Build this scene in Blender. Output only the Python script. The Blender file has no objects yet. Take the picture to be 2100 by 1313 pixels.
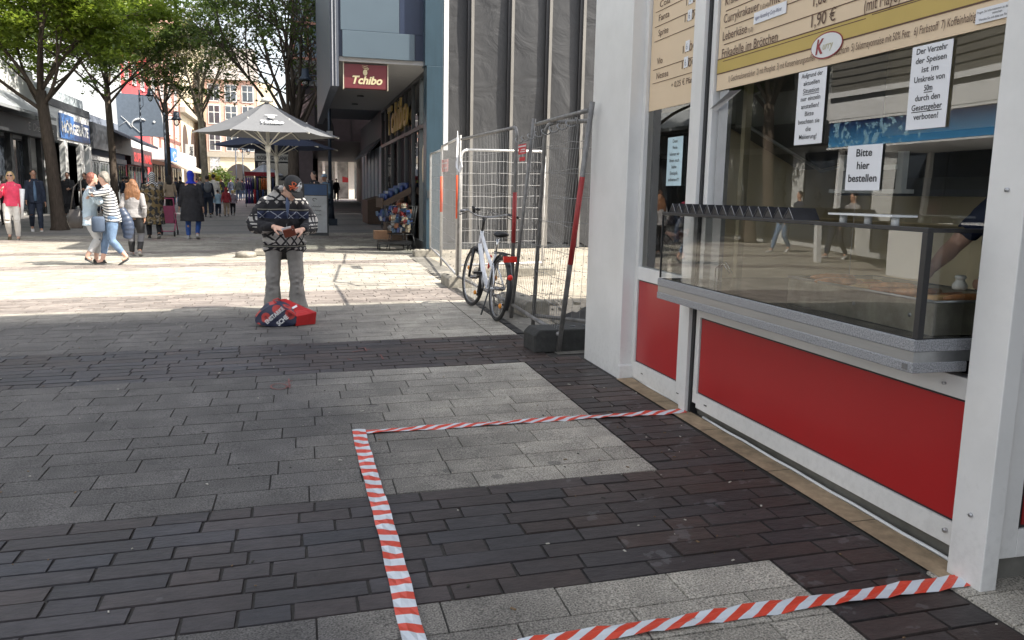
import bpy, bmesh, math, random
import numpy as np
from mathutils import Vector, Matrix
random.seed(7); rng=np.random.default_rng(7)
R_=math.radians
C=bpy.context.scene.collection
# ---------------------------------------------------------------- camera
F=1665.; PP=(1050.,656.5); EYE=1.45
def _ray(p): return np.array([(p[0]-PP[0])/F,-(p[1]-PP[1])/F,-1.])
_Y=_ray((605,390)); _Y/=np.linalg.norm(_Y)
_Z=-_ray((830,11500)); _Z-=_Z.dot(_Y)*_Y; _Z/=np.linalg.norm(_Z)
RM=np.array([np.cross(_Y,_Z),_Y,_Z])
GA,GB=0.018745,0.009686            # the ground climbs gently to the right and away
def gz(x,y): return GA*x+GB*y
def W(p): return RM@_ray(p)
def G(px,py):
    r=W((px,py)); t=-EYE/(r[2]-GA*r[0]-GB*r[1]); return Vector(r*t+[0,0,EYE])
def oX(px,py,x): r=W((px,py)); return Vector(r*(x/r[0])+[0,0,EYE])
def oY(px,py,y): r=W((px,py)); return Vector(r*(y/r[1])+[0,0,EYE])
sc=bpy.context.scene
cd=bpy.data.cameras.new('camera'); cam=bpy.data.objects.new('camera',cd); C.objects.link(cam)
cd.sensor_width=36; cd.lens=F/2100*36; cd.clip_start=.05; cd.clip_end=900
cam.matrix_world=Matrix.Translation((0,0,EYE))@Matrix([list(r) for r in RM]).to_4x4()
sc.camera=cam
# ---------------------------------------------------------------- light
SUN_EL,SUN_DIR=48.,-27.           # sun stands to the right and a little behind: direction angle from +x
wd=bpy.data.worlds.new('World'); sc.world=wd; wd.use_nodes=True
nt=wd.node_tree; bg=nt.nodes['Background']; sky=nt.nodes.new('ShaderNodeTexSky')
sky.sky_type='NISHITA'; sky.sun_disc=False; sky.sun_elevation=R_(SUN_EL); sky.sun_rotation=R_(90-SUN_DIR)
sky.air_density=1.0; sky.dust_density=2.5; sky.ozone_density=1.0
hs_=nt.nodes.new('ShaderNodeHueSaturation'); hs_.inputs['Saturation'].default_value=.35; nt.links.new(sky.outputs[0],hs_.inputs['Color']); nt.links.new(hs_.outputs[0],bg.inputs[0]); bg.inputs[1].default_value=.15
sl=bpy.data.lights.new('sun','SUN'); sl.energy=4.3; sl.angle=R_(.6); sl.color=(1,.93,.82)
so=bpy.data.objects.new('sun',sl); C.objects.link(so)
sd=Vector((math.cos(R_(SUN_EL))*math.cos(R_(SUN_DIR)),math.cos(R_(SUN_EL))*math.sin(R_(SUN_DIR)),math.sin(R_(SUN_EL))))
so.rotation_euler=sd.to_track_quat('Z','Y').to_euler(); so.location=sd*60
vs=sc.view_settings; sc.display_settings.display_device='sRGB'
vs.view_transform='Standard'; vs.look='None'; vs.exposure=1.32; vs.gamma=1; vs.use_curve_mapping=False
# ---------------------------------------------------------------- helpers
_m={}
def lin(c):
    return tuple(((v/255.)/12.92 if v/255.<=.04045 else ((v/255.+.055)/1.055)**2.4) for v in c)
def mat(name,col,rough=.6,metal=0,var=.12,scale=6,bump=0,bscale=60,spec=.5,dirt=0,stretch=None,coat=0):
    if name in _m: return _m[name]
    m=bpy.data.materials.new(name); m.use_nodes=True; t=m.node_tree; b=t.nodes['Principled BSDF']
    b.inputs['Roughness'].default_value=rough; b.inputs['Metallic'].default_value=metal
    b.inputs['Specular IOR Level'].default_value=spec; b.inputs['Coat Weight'].default_value=coat
    tc=t.nodes.new('ShaderNodeTexCoord'); src=tc.outputs['Object']
    if stretch:
        mp=t.nodes.new('ShaderNodeMapping'); mp.inputs['Scale'].default_value=stretch; t.links.new(src,mp.inputs[0]); src=mp.outputs[0]
    n=t.nodes.new('ShaderNodeTexNoise'); n.inputs['Scale'].default_value=scale; n.inputs['Detail'].default_value=5; n.inputs['Roughness'].default_value=.6
    t.links.new(src,n.inputs['Vector'])
    r=t.nodes.new('ShaderNodeValToRGB'); e=r.color_ramp.elements
    e[0].position=.3; e[1].position=.7
    e[0].color=tuple(max(0,c*(1-var)) for c in col)+(1,); e[1].color=tuple(min(1,c*(1+var)) for c in col)+(1,)
    t.links.new(n.outputs[0],r.inputs[0]); out=r.outputs[0]
    if dirt:
        n2=t.nodes.new('ShaderNodeTexNoise'); n2.inputs['Scale'].default_value=1.7; n2.inputs['Detail'].default_value=8; n2.inputs['Roughness'].default_value=.7
        t.links.new(tc.outputs['Object'],n2.inputs['Vector'])
        r2=t.nodes.new('ShaderNodeValToRGB'); r2.color_ramp.elements[0].position=.42; r2.color_ramp.elements[1].position=.62
        r2.color_ramp.elements[0].color=(1-dirt,1-dirt,1-dirt*1.05,1); r2.color_ramp.elements[1].color=(1,1,1,1)
        t.links.new(n2.outputs[0],r2.inputs[0])
        mx=t.nodes.new('ShaderNodeMix'); mx.data_type='RGBA'; mx.blend_type='MULTIPLY'; mx.inputs[0].default_value=1
        t.links.new(out,mx.inputs[6]); t.links.new(r2.outputs[0],mx.inputs[7]); out=mx.outputs[2]
    t.links.new(out,b.inputs['Base Color'])
    if bump:
        nb=t.nodes.new('ShaderNodeTexNoise'); nb.inputs['Scale'].default_value=bscale; nb.inputs['Detail'].default_value=4
        t.links.new(src,nb.inputs['Vector']); bp=t.nodes.new('ShaderNodeBump'); bp.inputs['Strength'].default_value=bump; bp.inputs['Distance'].default_value=.01
        t.links.new(nb.outputs[0],bp.inputs['Height']); t.links.new(bp.outputs[0],b.inputs['Normal'])
    _m[name]=m; return m
def glass(name,tint=(.9,.95,.93),ior=1.6,extra=0.,wob=0.,wscale=1.):
    if name in _m: return _m[name]
    m=bpy.data.materials.new(name); m.use_nodes=True; t=m.node_tree; t.nodes.remove(t.nodes['Principled BSDF'])
    o=t.nodes['Material Output']; tr=t.nodes.new('ShaderNodeBsdfTransparent'); tr.inputs[0].default_value=tint+(1,)
    gl=t.nodes.new('ShaderNodeBsdfGlossy'); gl.inputs['Roughness'].default_value=.0
    fr=t.nodes.new('ShaderNodeFresnel'); fr.inputs[0].default_value=ior
    ad=t.nodes.new('ShaderNodeMath'); ad.operation='ADD'; ad.inputs[1].default_value=extra; ad.use_clamp=True
    mx=t.nodes.new('ShaderNodeMixShader'); t.links.new(fr.outputs[0],ad.inputs[0]); t.links.new(ad.outputs[0],mx.inputs[0])
    t.links.new(tr.outputs[0],mx.inputs[1]); t.links.new(gl.outputs[0],mx.inputs[2]); t.links.new(mx.outputs[0],o.inputs[0])
    if wob:
        tc=t.nodes.new('ShaderNodeTexCoord'); n=t.nodes.new('ShaderNodeTexNoise'); n.inputs['Scale'].default_value=wscale; n.inputs['Detail'].default_value=0
        bp=t.nodes.new('ShaderNodeBump'); bp.inputs['Strength'].default_value=wob; bp.inputs['Distance'].default_value=.01
        t.links.new(tc.outputs['Object'],n.inputs['Vector']); t.links.new(n.outputs[0],bp.inputs['Height']); t.links.new(bp.outputs[0],gl.inputs['Normal']); t.links.new(bp.outputs[0],fr.inputs['Normal'])
    _m[name]=m; return m
class NT:                                   # tiny maths-on-nodes helper for patterned cloth
    def __init__(s,name,rough=.8):
        s.m=bpy.data.materials.new(name); s.m.use_nodes=True; s.t=s.m.node_tree; s.b=s.t.nodes['Principled BSDF']; s.b.inputs['Roughness'].default_value=rough
        tc=s.t.nodes.new('ShaderNodeTexCoord'); sp=s.t.nodes.new('ShaderNodeSeparateXYZ'); s.t.links.new(tc.outputs['Object'],sp.inputs[0])
        s.x,s.y,s.z=sp.outputs; s.co=tc.outputs['Object']
    def f(s,op,a,b=0.,c=0.):
        n=s.t.nodes.new('ShaderNodeMath'); n.operation=op
        for i,v in enumerate((a,b,c)):
            if isinstance(v,(int,float)): n.inputs[i].default_value=v
            else: s.t.links.new(v,n.inputs[i])
        return n.outputs[0]
    def noise(s,sc,d=3):
        n=s.t.nodes.new('ShaderNodeTexNoise'); n.inputs['Scale'].default_value=sc; n.inputs['Detail'].default_value=d; s.t.links.new(s.co,n.inputs['Vector']); return n.outputs[0]
    def band(s,v,a,b): return s.f('MULTIPLY',s.f('GREATER_THAN',v,a),s.f('LESS_THAN',v,b))
    def mix(s,fac,a,b):
        n=s.t.nodes.new('ShaderNodeMix'); n.data_type='RGBA'
        for i,v in ((0,fac),(6,a),(7,b)):
            if isinstance(v,tuple): n.inputs[i].default_value=v+(1,)
            elif isinstance(v,(int,float)): n.inputs[i].default_value=v
            else: s.t.links.new(v,n.inputs[i])
        return n.outputs[2]
    def cell(s,v,w,off=0.): return s.f('ABSOLUTE',s.f('SUBTRACT',s.f('FRACT',s.f('ADD',s.f('DIVIDE',v,w),off)),.5))
    def done(s,col): s.t.links.new(col,s.b.inputs['Base Color']); return s.m

def tag(o,label=None,cat=None,group=None,kind=None):
    if label: o['label']=label
    if cat: o['category']=cat
    if group: o['group']=group
    if kind: o['kind']=kind
    return o
def thing(name,label,cat,loc=(0,0,0),group=None,rz=0):
    o=bpy.data.objects.new(name,None); C.objects.link(o); o.location=loc; o.rotation_euler=(0,0,rz); o.empty_display_size=.2
    bpy.context.view_layer.update() if False else None
    return tag(o,label,cat,group)
def link(o,parent=None,world=True):
    C.objects.link(o)
    if parent is not None:
        o.parent=parent
        if world and parent.type=='EMPTY':
            o.matrix_parent_inverse=(Matrix.Translation(parent.location)@parent.rotation_euler.to_matrix().to_4x4()).inverted()
    return o
class MB:
    def __init__(s): s.v=[]; s.f=[]; s.i=[]; s.mi=0; s.sm=[]; s.smooth=False
    def add(s,vs,fs):
        n=len(s.v); s.v+= [tuple(v) for v in vs]
        for f in fs: s.f.append(tuple(n+k for k in f)); s.i.append(s.mi); s.sm.append(s.smooth)
        return s
    def box(s,x0,x1,y0,y1,z0,z1,M=None):
        vs=[(x,y,z) for x in (x0,x1) for y in (y0,y1) for z in (z0,z1)]
        if M is not None: vs=[M@Vector(v) for v in vs]
        return s.add(vs,[(0,1,3,2),(4,6,7,5),(0,4,5,1),(2,3,7,6),(0,2,6,4),(1,5,7,3)])
    def beam(s,a,b,w,h,up=(0,0,1)):
        a,b=Vector(a),Vector(b); d=(b-a).normalized(); u=Vector(up); sx=d.cross(u)
        if sx.length<1e-4: sx=d.cross(Vector((1,0,0)))
        sx.normalize(); u=sx.cross(d); vs=[]
        for p in (a,b):
            for i,j in ((-1,-1),(1,-1),(1,1),(-1,1)): vs.append(p+sx*i*w/2+u*j*h/2)
        return s.add(vs,[(3,2,1,0),(4,5,6,7)]+[(k,(k+1)%4,4+(k+1)%4,4+k) for k in range(4)])
    def tube(s,pts,r,n=8,cap=True,ax=None,flat=None):
        pts=[Vector(p) for p in pts]; rs=r if isinstance(r,(list,tuple)) else [r]*len(pts)
        sm=s.smooth; s.smooth=True; base=[]; u=None
        for k,p in enumerate(pts):
            d=(pts[min(k+1,len(pts)-1)]-pts[max(k-1,0)])
            if d.length<1e-9: d=Vector((0,0,1))
            d.normalize()
            if u is None:
                u=d.cross(Vector(ax) if ax else Vector((0,0,1)))
                if u.length<1e-3: u=d.cross(Vector((1,0,0)))
            u=(u-d*u.dot(d)).normalized(); v=d.cross(u); rr=rs[k]; ra,rb=(rr if isinstance(rr,(tuple,list)) else (rr,rr))
            base.append([p+u*math.cos(2*math.pi*j/n)*ra+v*math.sin(2*math.pi*j/n)*rb for j in range(n)])
        vs=[q for ring in base for q in ring]; fs=[]
        for k in range(len(pts)-1):
            for j in range(n): fs.append((k*n+j,k*n+(j+1)%n,(k+1)*n+(j+1)%n,(k+1)*n+j))
        if cap: fs+= [tuple(reversed(range(n))),tuple((len(pts)-1)*n+j for j in range(n))]
        s.add(vs,fs); s.smooth=sm; return s
    def cyl(s,a,b,r0,r1=None,n=12): return s.tube([a,b],[r0,r0 if r1 is None else r1],n)
    def ell(s,c,r,n=12,m=8,M=None):
        c=Vector(c); r=(r,)*3 if isinstance(r,(int,float)) else r; vs=[];fs=[]
        for i in range(1,m):
            t=math.pi*i/m
            for j in range(n):
                a=2*math.pi*j/n; q=Vector((r[0]*math.sin(t)*math.cos(a),r[1]*math.sin(t)*math.sin(a),r[2]*math.cos(t)))
                vs.append(c+(M@q if M is not None else q))
        for sg in (1,-1):
            q=Vector((0,0,r[2]*sg)); vs.append(c+(M@q if M is not None else q))
        for i in range(m-2):
            for j in range(n): fs.append((i*n+j,(i+1)*n+j,(i+1)*n+(j+1)%n,i*n+(j+1)%n))
        T=len(vs)-2;B=T+1
        for j in range(n): fs.append((T,j,(j+1)%n)); fs.append((B,(m-2)*n+(j+1)%n,(m-2)*n+j))
        sm=s.smooth; s.smooth=True; s.add(vs,fs); s.smooth=sm; return s
    def prism(s,poly,off):
        poly=[Vector(p) for p in poly]; off=Vector(off); n=len(poly)
        return s.add(poly+[p+off for p in poly],[tuple(reversed(range(n))),tuple(range(n,2*n))]+[(k,(k+1)%n,n+(k+1)%n,n+k) for k in range(n)])
    def quad(s,a,b,c,d): return s.add([a,b,c,d],[(0,1,2,3)])
    def torus(s,c,axis,R,r,n=32,m=8,rb=None):
        axis=Vector(axis).normalized(); u=axis.orthogonal().normalized(); v=axis.cross(u); c=Vector(c)
        vs=[];fs=[]
        for i in range(n):
            a=2*math.pi*i/n; e=u*math.cos(a)+v*math.sin(a)
            for j in range(m):
                b=2*math.pi*j/m; vs.append(c+e*(R+r*math.cos(b))+axis*(rb or r)*math.sin(b))
        for i in range(n):
            for j in range(m): fs.append((i*m+j,i*m+(j+1)%m,((i+1)%n)*m+(j+1)%m,((i+1)%n)*m+j))
        sm=s.smooth; s.smooth=True; s.add(vs,fs); s.smooth=sm; return s
    def mesh(s,name,mats):
        me=bpy.data.meshes.new(name); me.from_pydata(s.v,[],s.f)
        for m in (mats if isinstance(mats,(list,tuple)) else [mats]): me.materials.append(m)
        me.polygons.foreach_set('material_index',s.i); me.polygons.foreach_set('use_smooth',s.sm)
        me.update(); return me
    def build(s,name,mats,parent=None,bev=0,world=True):
        o=bpy.data.objects.new(name,s.mesh(name,mats)); link(o,parent,world)
        if bev:
            b=o.modifiers.new('bevel','BEVEL'); b.width=bev; b.segments=2; b.limit_method='ANGLE'
        return o
def B(name,m,parent,*a,bev=0): return MB().box(*a).build(name,m,parent,bev)
def eval_mesh(o):
    dg=bpy.context.evaluated_depsgraph_get(); dg.update()
    return bpy.data.meshes.new_from_object(o.evaluated_get(dg))
_crt=None
def blob(mb,name,mats,parent,voxel=.012,smooth=4,world=False,crease=0.):
    global _crt
    o=bpy.data.objects.new('tmp',mb.mesh('tmp',mats)); C.objects.link(o)
    r=o.modifiers.new('r','REMESH'); r.mode='VOXEL'; r.voxel_size=voxel; r.use_smooth_shade=True
    if smooth: q=o.modifiers.new('s','SMOOTH'); q.factor=.5; q.iterations=smooth
    if crease:
        if _crt is None: _crt=bpy.data.textures.new('crease','CLOUDS'); _crt.noise_scale=.085; _crt.noise_depth=2
        d=o.modifiers.new('d','DISPLACE'); d.texture=_crt; d.strength=crease; d.mid_level=.5; d.texture_coords='LOCAL'
    me=eval_mesh(o); me.name=name; bpy.data.objects.remove(o)
    if not me.materials:
        for m in (mats if isinstance(mats,(list,tuple)) else [mats]): me.materials.append(m)
    me.polygons.foreach_set('use_smooth',[True]*len(me.polygons))
    n=bpy.data.objects.new(name,me); link(n,parent,world); return n
_tx={}
def text_polys(txt,bold=0.):
    k=(txt,bold)
    if k in _tx: return _tx[k]
    cu=bpy.data.curves.new('t','FONT'); cu.body=txt; cu.size=1; cu.resolution_u=3; cu.offset=bold; cu.fill_mode='FRONT'
    o=bpy.data.objects.new('t',cu); C.objects.link(o); me=eval_mesh(o)
    v=[tuple(q.co) for q in me.vertices]; f=[tuple(p.vertices) for p in me.polygons]
    bpy.data.objects.remove(o); bpy.data.curves.remove(cu); bpy.data.meshes.remove(me)
    _tx[k]=(v,f); return v,f
def text(mb,txt,org,right,up,h,width=None,bold=0.,shear=0.,align='l',sx=.9):
    """lettering with cap height h laid on the plane (right, up); width squeezes the line to that length"""
    v,f=text_polys(txt,bold)
    if not v: return
    xs=[p[0] for p in v]; x0,x1=min(xs),max(xs); k=h/.73; kx=k*sx
    if width: kx=width/(x1-x0)
    org=Vector(org); right=Vector(right).normalized(); up=Vector(up).normalized()
    L=(x1-x0)*kx; sh={'l':0,'c':-L/2,'r':-L}[align]
    mb.add([org+right*((p[0]-x0)*kx+sh+shear*p[1]*k)+up*p[1]*k for p in v],f)
def copy_tree(o,parent=None):
    c=o.copy(); C.objects.link(c); c.parent=parent
    for ch in list(o.children): copy_tree(ch,c)
    return c
RX,UP=(0,-1,0),(0,0,1)     # on walls facing -x: text runs towards -y
# common materials
white=mat('white_paint',(.76,.755,.74),.35,var=.03,scale=3,dirt=.07)
whitem=mat('white_lacquer',(.72,.73,.73),.3,var=.02)
def splash(m,c=(.18,.17,.155),top=.55):
    # rain splashed grime low on the painted metal, in a blotchy outline of its own
    t=m.node_tree; b=t.nodes['Principled BSDF']; old=b.inputs['Base Color'].links[0].from_socket
    tc=t.nodes.new('ShaderNodeTexCoord'); sp=t.nodes.new('ShaderNodeSeparateXYZ'); t.links.new(tc.outputs['Object'],sp.inputs[0])
    n=t.nodes.new('ShaderNodeTexNoise'); n.inputs['Scale'].default_value=26; n.inputs['Detail'].default_value=8; n.inputs['Roughness'].default_value=.7; t.links.new(tc.outputs['Object'],n.inputs['Vector'])
    a=t.nodes.new('ShaderNodeMath'); a.operation='MULTIPLY_ADD'; t.links.new(sp.outputs[2],a.inputs[0]); a.inputs[1].default_value=-.45; a.inputs[2].default_value=-.38
    s=t.nodes.new('ShaderNodeMath'); s.operation='ADD'; t.links.new(a.outputs[0],s.inputs[0]); t.links.new(n.outputs[0],s.inputs[1])
    q=t.nodes.new('ShaderNodeMath'); q.operation='MULTIPLY'; q.use_clamp=True; q.inputs[1].default_value=5.; t.links.new(s.outputs[0],q.inputs[0])
    q2=t.nodes.new('ShaderNodeMath'); q2.operation='MULTIPLY'; q2.inputs[1].default_value=top; t.links.new(q.outputs[0],q2.inputs[0])
    mx=t.nodes.new('ShaderNodeMix'); mx.data_type='RGBA'; t.links.new(q2.outputs[0],mx.inputs[0]); t.links.new(old,mx.inputs[6]); mx.inputs[7].default_value=c+(1,); t.links.new(mx.outputs[2],b.inputs['Base Color'])
splash(white,top=.13)
black=mat('black_plastic',(.02,.02,.022),.35)
dark=mat('dark_metal',(.06,.065,.07),.4,.3)
steel=mat('brushed_steel',(.42,.43,.44),.32,.85,var=.06,scale=3,stretch=(20,1,20),bump=.05,bscale=40)
chrome=mat('chrome',(.7,.7,.7),.12,1)
galv=mat('galvanised_steel',(.50,.50,.51),.42,.75,var=.15,scale=25)
paper=mat('white_paper',(.78,.79,.82),.5,var=.02)
ink=mat('black_ink',(.03,.03,.035),.6)
redp=mat('red_panel',(.40,.017,.018),.28,var=.05,scale=1.5,spec=.5)
darkglass=glass('shop_glass',(.55,.6,.6),1.7,.06)
# ================================================================ ground
def ramp_mat_slab():
    n=NT('granite_slab',.75); t=n.t
    at=t.nodes.new('ShaderNodeAttribute'); at.attribute_name='tint'
    f1=n.noise(150,3); f2=n.noise(1.1,5); f3=n.noise(7,4)
    # worn pale zone in front of the snack bar, darker paving to its left
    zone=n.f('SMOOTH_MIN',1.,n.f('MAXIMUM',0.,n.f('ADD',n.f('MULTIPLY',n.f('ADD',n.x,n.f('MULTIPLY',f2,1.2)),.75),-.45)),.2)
    far=n.f('MINIMUM',1.,n.f('MAXIMUM',0.,n.f('MULTIPLY',n.f('SUBTRACT',n.y,9.),.9)))  # slabs turn paler past the shade edge: sunlight put into the colour
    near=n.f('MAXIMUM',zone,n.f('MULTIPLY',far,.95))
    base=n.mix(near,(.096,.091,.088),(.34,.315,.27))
    sp=n.f('MULTIPLY_ADD',n.f('SUBTRACT',f1,.5),3.6,1.); st=n.f('MULTIPLY',n.f('MULTIPLY_ADD',f3,.8,.6),n.f('MULTIPLY_ADD',n.noise(2.4,6),.9,.55))
    k=n.f('MULTIPLY',n.f('MULTIPLY',sp,st),at.outputs['Fac'])
    mx=t.nodes.new('ShaderNodeMix'); mx.data_type='RGBA'; mx.blend_type='MULTIPLY'; mx.inputs[0].default_value=1
    cb=t.nodes.new('ShaderNodeCombineXYZ'); [t.links.new(k,cb.inputs[i]) for i in range(3)]
    t.links.new(base,mx.inputs[6]); t.links.new(cb.outputs[0],mx.inputs[7])
    # chewing gum and soot spots
    vo=t.nodes.new('ShaderNodeTexVoronoi'); vo.inputs['Scale'].default_value=2.1; t.links.new(n.co,vo.inputs['Vector'])
    spot=n.f('LESS_THAN',vo.outputs['Distance'],n.f('MULTIPLY',.085,n.f('GREATER_THAN',f2,.5)))
    col=n.mix(n.f('MULTIPLY',spot,.45),mx.outputs[2],(.05,.05,.05))
    bp=t.nodes.new('ShaderNodeBump'); bp.inputs['Strength'].default_value=.5; bp.inputs['Distance'].default_value=.004; t.links.new(f1,bp.inputs['Height']); t.links.new(bp.outputs[0],n.b.inputs['Normal'])
    return n.done(col)
def mat_slate():
    n=NT('slate_setts',.5); t=n.t; n.b.inputs['Specular IOR Level'].default_value=.45
    at=t.nodes.new('ShaderNodeAttribute'); at.attribute_name='tint'
    mp=t.nodes.new('ShaderNodeMapping'); mp.inputs['Scale'].default_value=(1,2.2,1); t.links.new(n.co,mp.inputs[0])
    a=t.nodes.new('ShaderNodeTexNoise'); a.inputs['Scale'].default_value=14; a.inputs['Detail'].default_value=8; a.inputs['Roughness'].default_value=.65; t.links.new(mp.outputs[0],a.inputs['Vector'])
    f2=n.noise(1.3,4)
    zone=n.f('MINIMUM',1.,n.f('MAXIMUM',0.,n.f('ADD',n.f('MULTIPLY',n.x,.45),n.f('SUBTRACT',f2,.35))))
    far=n.f('MINIMUM',1.,n.f('MAXIMUM',0.,n.f('MULTIPLY',n.f('SUBTRACT',n.y,9.),.8)))  # setts lighten where the sun begins, a sunlit tone put into the colour
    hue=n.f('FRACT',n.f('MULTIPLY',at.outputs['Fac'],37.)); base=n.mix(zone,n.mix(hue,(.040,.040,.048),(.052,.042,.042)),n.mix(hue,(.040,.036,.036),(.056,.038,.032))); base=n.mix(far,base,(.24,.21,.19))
    k=n.f('MULTIPLY',n.f('MULTIPLY',n.f('MULTIPLY_ADD',a.outputs[0],1.5,.25),n.f('MULTIPLY_ADD',n.noise(2.0,6),1.,.5)),at.outputs['Fac'])
    cb=t.nodes.new('ShaderNodeCombineXYZ'); [t.links.new(k,cb.inputs[i]) for i in range(3)]
    mx=t.nodes.new('ShaderNodeMix'); mx.data_type='RGBA'; mx.blend_type='MULTIPLY'; mx.inputs[0].default_value=1
    t.links.new(base,mx.inputs[6]); t.links.new(cb.outputs[0],mx.inputs[7])
    vo=t.nodes.new('ShaderNodeTexVoronoi'); vo.inputs['Scale'].default_value=3.2; t.links.new(n.co,vo.inputs['Vector'])
    spot=n.f('LESS_THAN',vo.outputs['Distance'],n.f('MULTIPLY',.07,n.f('GREATER_THAN',f2,.52)))
    sm=n.f('MULTIPLY',n.f('GREATER_THAN',n.noise(9,8),.63),n.f('GREATER_THAN',n.x,1.2))
    col=n.mix(n.f('MULTIPLY',n.f('MAXIMUM',spot,sm),.2),mx.outputs[2],(.25,.25,.26))
    bp=t.nodes.new('ShaderNodeBump'); bp.inputs['Strength'].default_value=.55; bp.inputs['Distance'].default_value=.012; t.links.new(a.outputs[0],bp.inputs['Height']); t.links.new(bp.outputs[0],n.b.inputs['Normal'])
    return n.done(col)
slab=ramp_mat_slab(); slate=mat_slate()
joint=mat('joint_sand',(.048,.044,.040),.9,var=.3,scale=40)
def bed_mat():
    n=NT('far_paving',.8); t=n.t
    br=t.nodes.new('ShaderNodeTexBrick'); t.links.new(n.co,br.inputs['Vector']); br.inputs['Scale'].default_value=1
    br.inputs['Brick Width'].default_value=.6; br.inputs['Row Height'].default_value=.3; br.inputs['Mortar Size'].default_value=.008
    br.inputs['Color1'].default_value=(.27,.255,.24,1); br.inputs['Color2'].default_value=(.22,.21,.2,1); br.inputs['Mortar'].default_value=(.1,.1,.1,1)
    f=n.noise(.35,6); col=n.mix(n.band(n.f('FRACT',n.f('DIVIDE',n.f('SUBTRACT',n.y,6.28),3.65)),0.,.25),br.outputs[0],(.17,.165,.165))
    col=n.mix(n.f('MULTIPLY',f,.4),col,(.16,.15,.15)); return n.done(col)
gr=MB(); S=420
gr.quad((-S,-60,gz(-S,-60)-.045),(S,-60,gz(S,-60)-.045),(S,S,gz(S,S)-.045),(-S,S,gz(-S,S)-.045))
tag(gr.build('ground',mat('ground_base',(.16,.155,.15),.9,var=.2,scale=.5)),kind='structure')
def sheet(name,pts,m,dz): 
    o=MB().add([(x,y,gz(x,y)+dz) for x,y in pts],[tuple(range(len(pts)))]).build(name,m); return tag(o,kind='structure')
sheet('street',[(-40,24.04),(7.5,24.04),(7.5,130),(-40,130)],bed_mat(),0)
sheet('pavement_bed',[(-40,-8),(2.5,-8),(2.5,24.02),(-40,24.02)],joint,-.009)
lot_m=mat('gravel_sand',(.36,.32,.26),.95,var=.35,scale=22,bump=.6,bscale=90,dirt=.3)
sheet('building_lot',[(2.52,6.5),(16,6.5),(16,17.6),(2.52,17.6)],lot_m,-.006)
# individual pavers
V=[];Fa=[];MI=[];T=[]
def paver(x0,x1,y0,y1,mi,tint,zt):
    c=.004 if mi else .003; g=.0022 if mi else .0009; y0+=g;y1-=g;x0+=g;x1-=g
    sk=.0151; n=len(V)
    tl=[random.uniform(-.0015,.0015)*(1.6 if mi else .7) for _ in range(4)]
    j=[random.uniform(-.0022,.0022) if mi else 0 for _ in range(8)]
    for k,(x,y) in enumerate(((x0+c,y0+c),(x1-c,y0+c),(x1-c,y1-c),(x0+c,y1-c))):
        V.append((x+sk*(y-6)*.5+j[k],y+j[k+4]*.6,gz(x,y)+zt+tl[k])); T.append(tint)
    for k,(x,y) in enumerate(((x0,y0),(x1,y0),(x1,y1),(x0,y1))):
        V.append((x+sk*(y-6)*.5+j[k],y+j[k+4]*.6,gz(x,y)-.03)); T.append(tint)
    Fa.append((n,n+1,n+2,n+3)); MI.append(mi)
    for k in range(4): Fa.append((n+4+k,n+4+(k+1)%4,n+(k+1)%4,n+k)); MI.append(mi)
bands=[(2.63,3.67),(6.28,7.50),(9.95,11.2),(14.85,15.5),(17.75,18.4),(21.6,22.7)]
def row(y0,y1,xa,xb,mi,off=True):
    x=xa+(random.uniform(-.4,0) if off else 0)
    while x<xb:
        L=random.choice([.18,.22,.27,.33,.4,.48]) if mi else random.choice([.40,.42,.44])
        if not off and x==xa: L*=random.uniform(.35,1)
        e=min(x+L,xb)
        if e-x<.1: e=xb
        if xb-e<.12: e=xb
        paver(x,e,y0,y1,mi,random.uniform(.82,1.2) if mi else random.uniform(.86,1.12),random.uniform(-.001,.001))
        x=e
        if e>=xb: break
y=-.2; par=0
edges=[]
while y<24:
    nb=[b for b in bands if b[0]<=y+1e-6<b[1]-1e-3]
    if nb:
        n_=round((nb[0][1]-nb[0][0])/.118); st=(nb[0][1]-nb[0][0])/n_; y1=y+st; mi=1
        if nb[0][1]-y1<.03: y1=nb[0][1]
    else:
        nx=min([b[0] for b in bands if b[0]>y+1e-6]+[24.]); n_=max(1,round((nx-y)/.206)); y1=y+(nx-y)/n_; mi=0
    xl=-.42*max(y,0)-1.9
    lo=1.79
    if mi: row(y,y1,xl,2.30 if y<6.3 else 2.06,1)
    else:
        row(y,y1,xl,lo if y<9.9 else 2.44,0)
    edges.append((y,y1,mi)); y=y1
y=-.2
while y<9.9:                         # slate border along the snack bar
    inb=[b for b in bands if b[0]-.02<y<b[1]-.02]
    if inb: y=inb[0][1]; continue
    nx=min([b[0] for b in bands if b[0]>y+.02]+[9.9]); n_=max(1,round((nx-y)/.118)); y1=y+(nx-y)/n_
    row(y,y1,1.795,2.30 if y<6.2 else 2.05,1 if y<6.2 else 0,False)
    y=y1
y=-.2
while y<2.2:
    row(y,y+.2,2.315,4.4,0,False); y+=.2
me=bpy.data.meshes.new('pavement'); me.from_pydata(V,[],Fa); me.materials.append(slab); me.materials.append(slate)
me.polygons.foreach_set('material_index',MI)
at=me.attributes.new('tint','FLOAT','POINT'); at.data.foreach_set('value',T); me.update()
o=bpy.data.objects.new('pavement',me); C.objects.link(o); tag(o,kind='structure')
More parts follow.
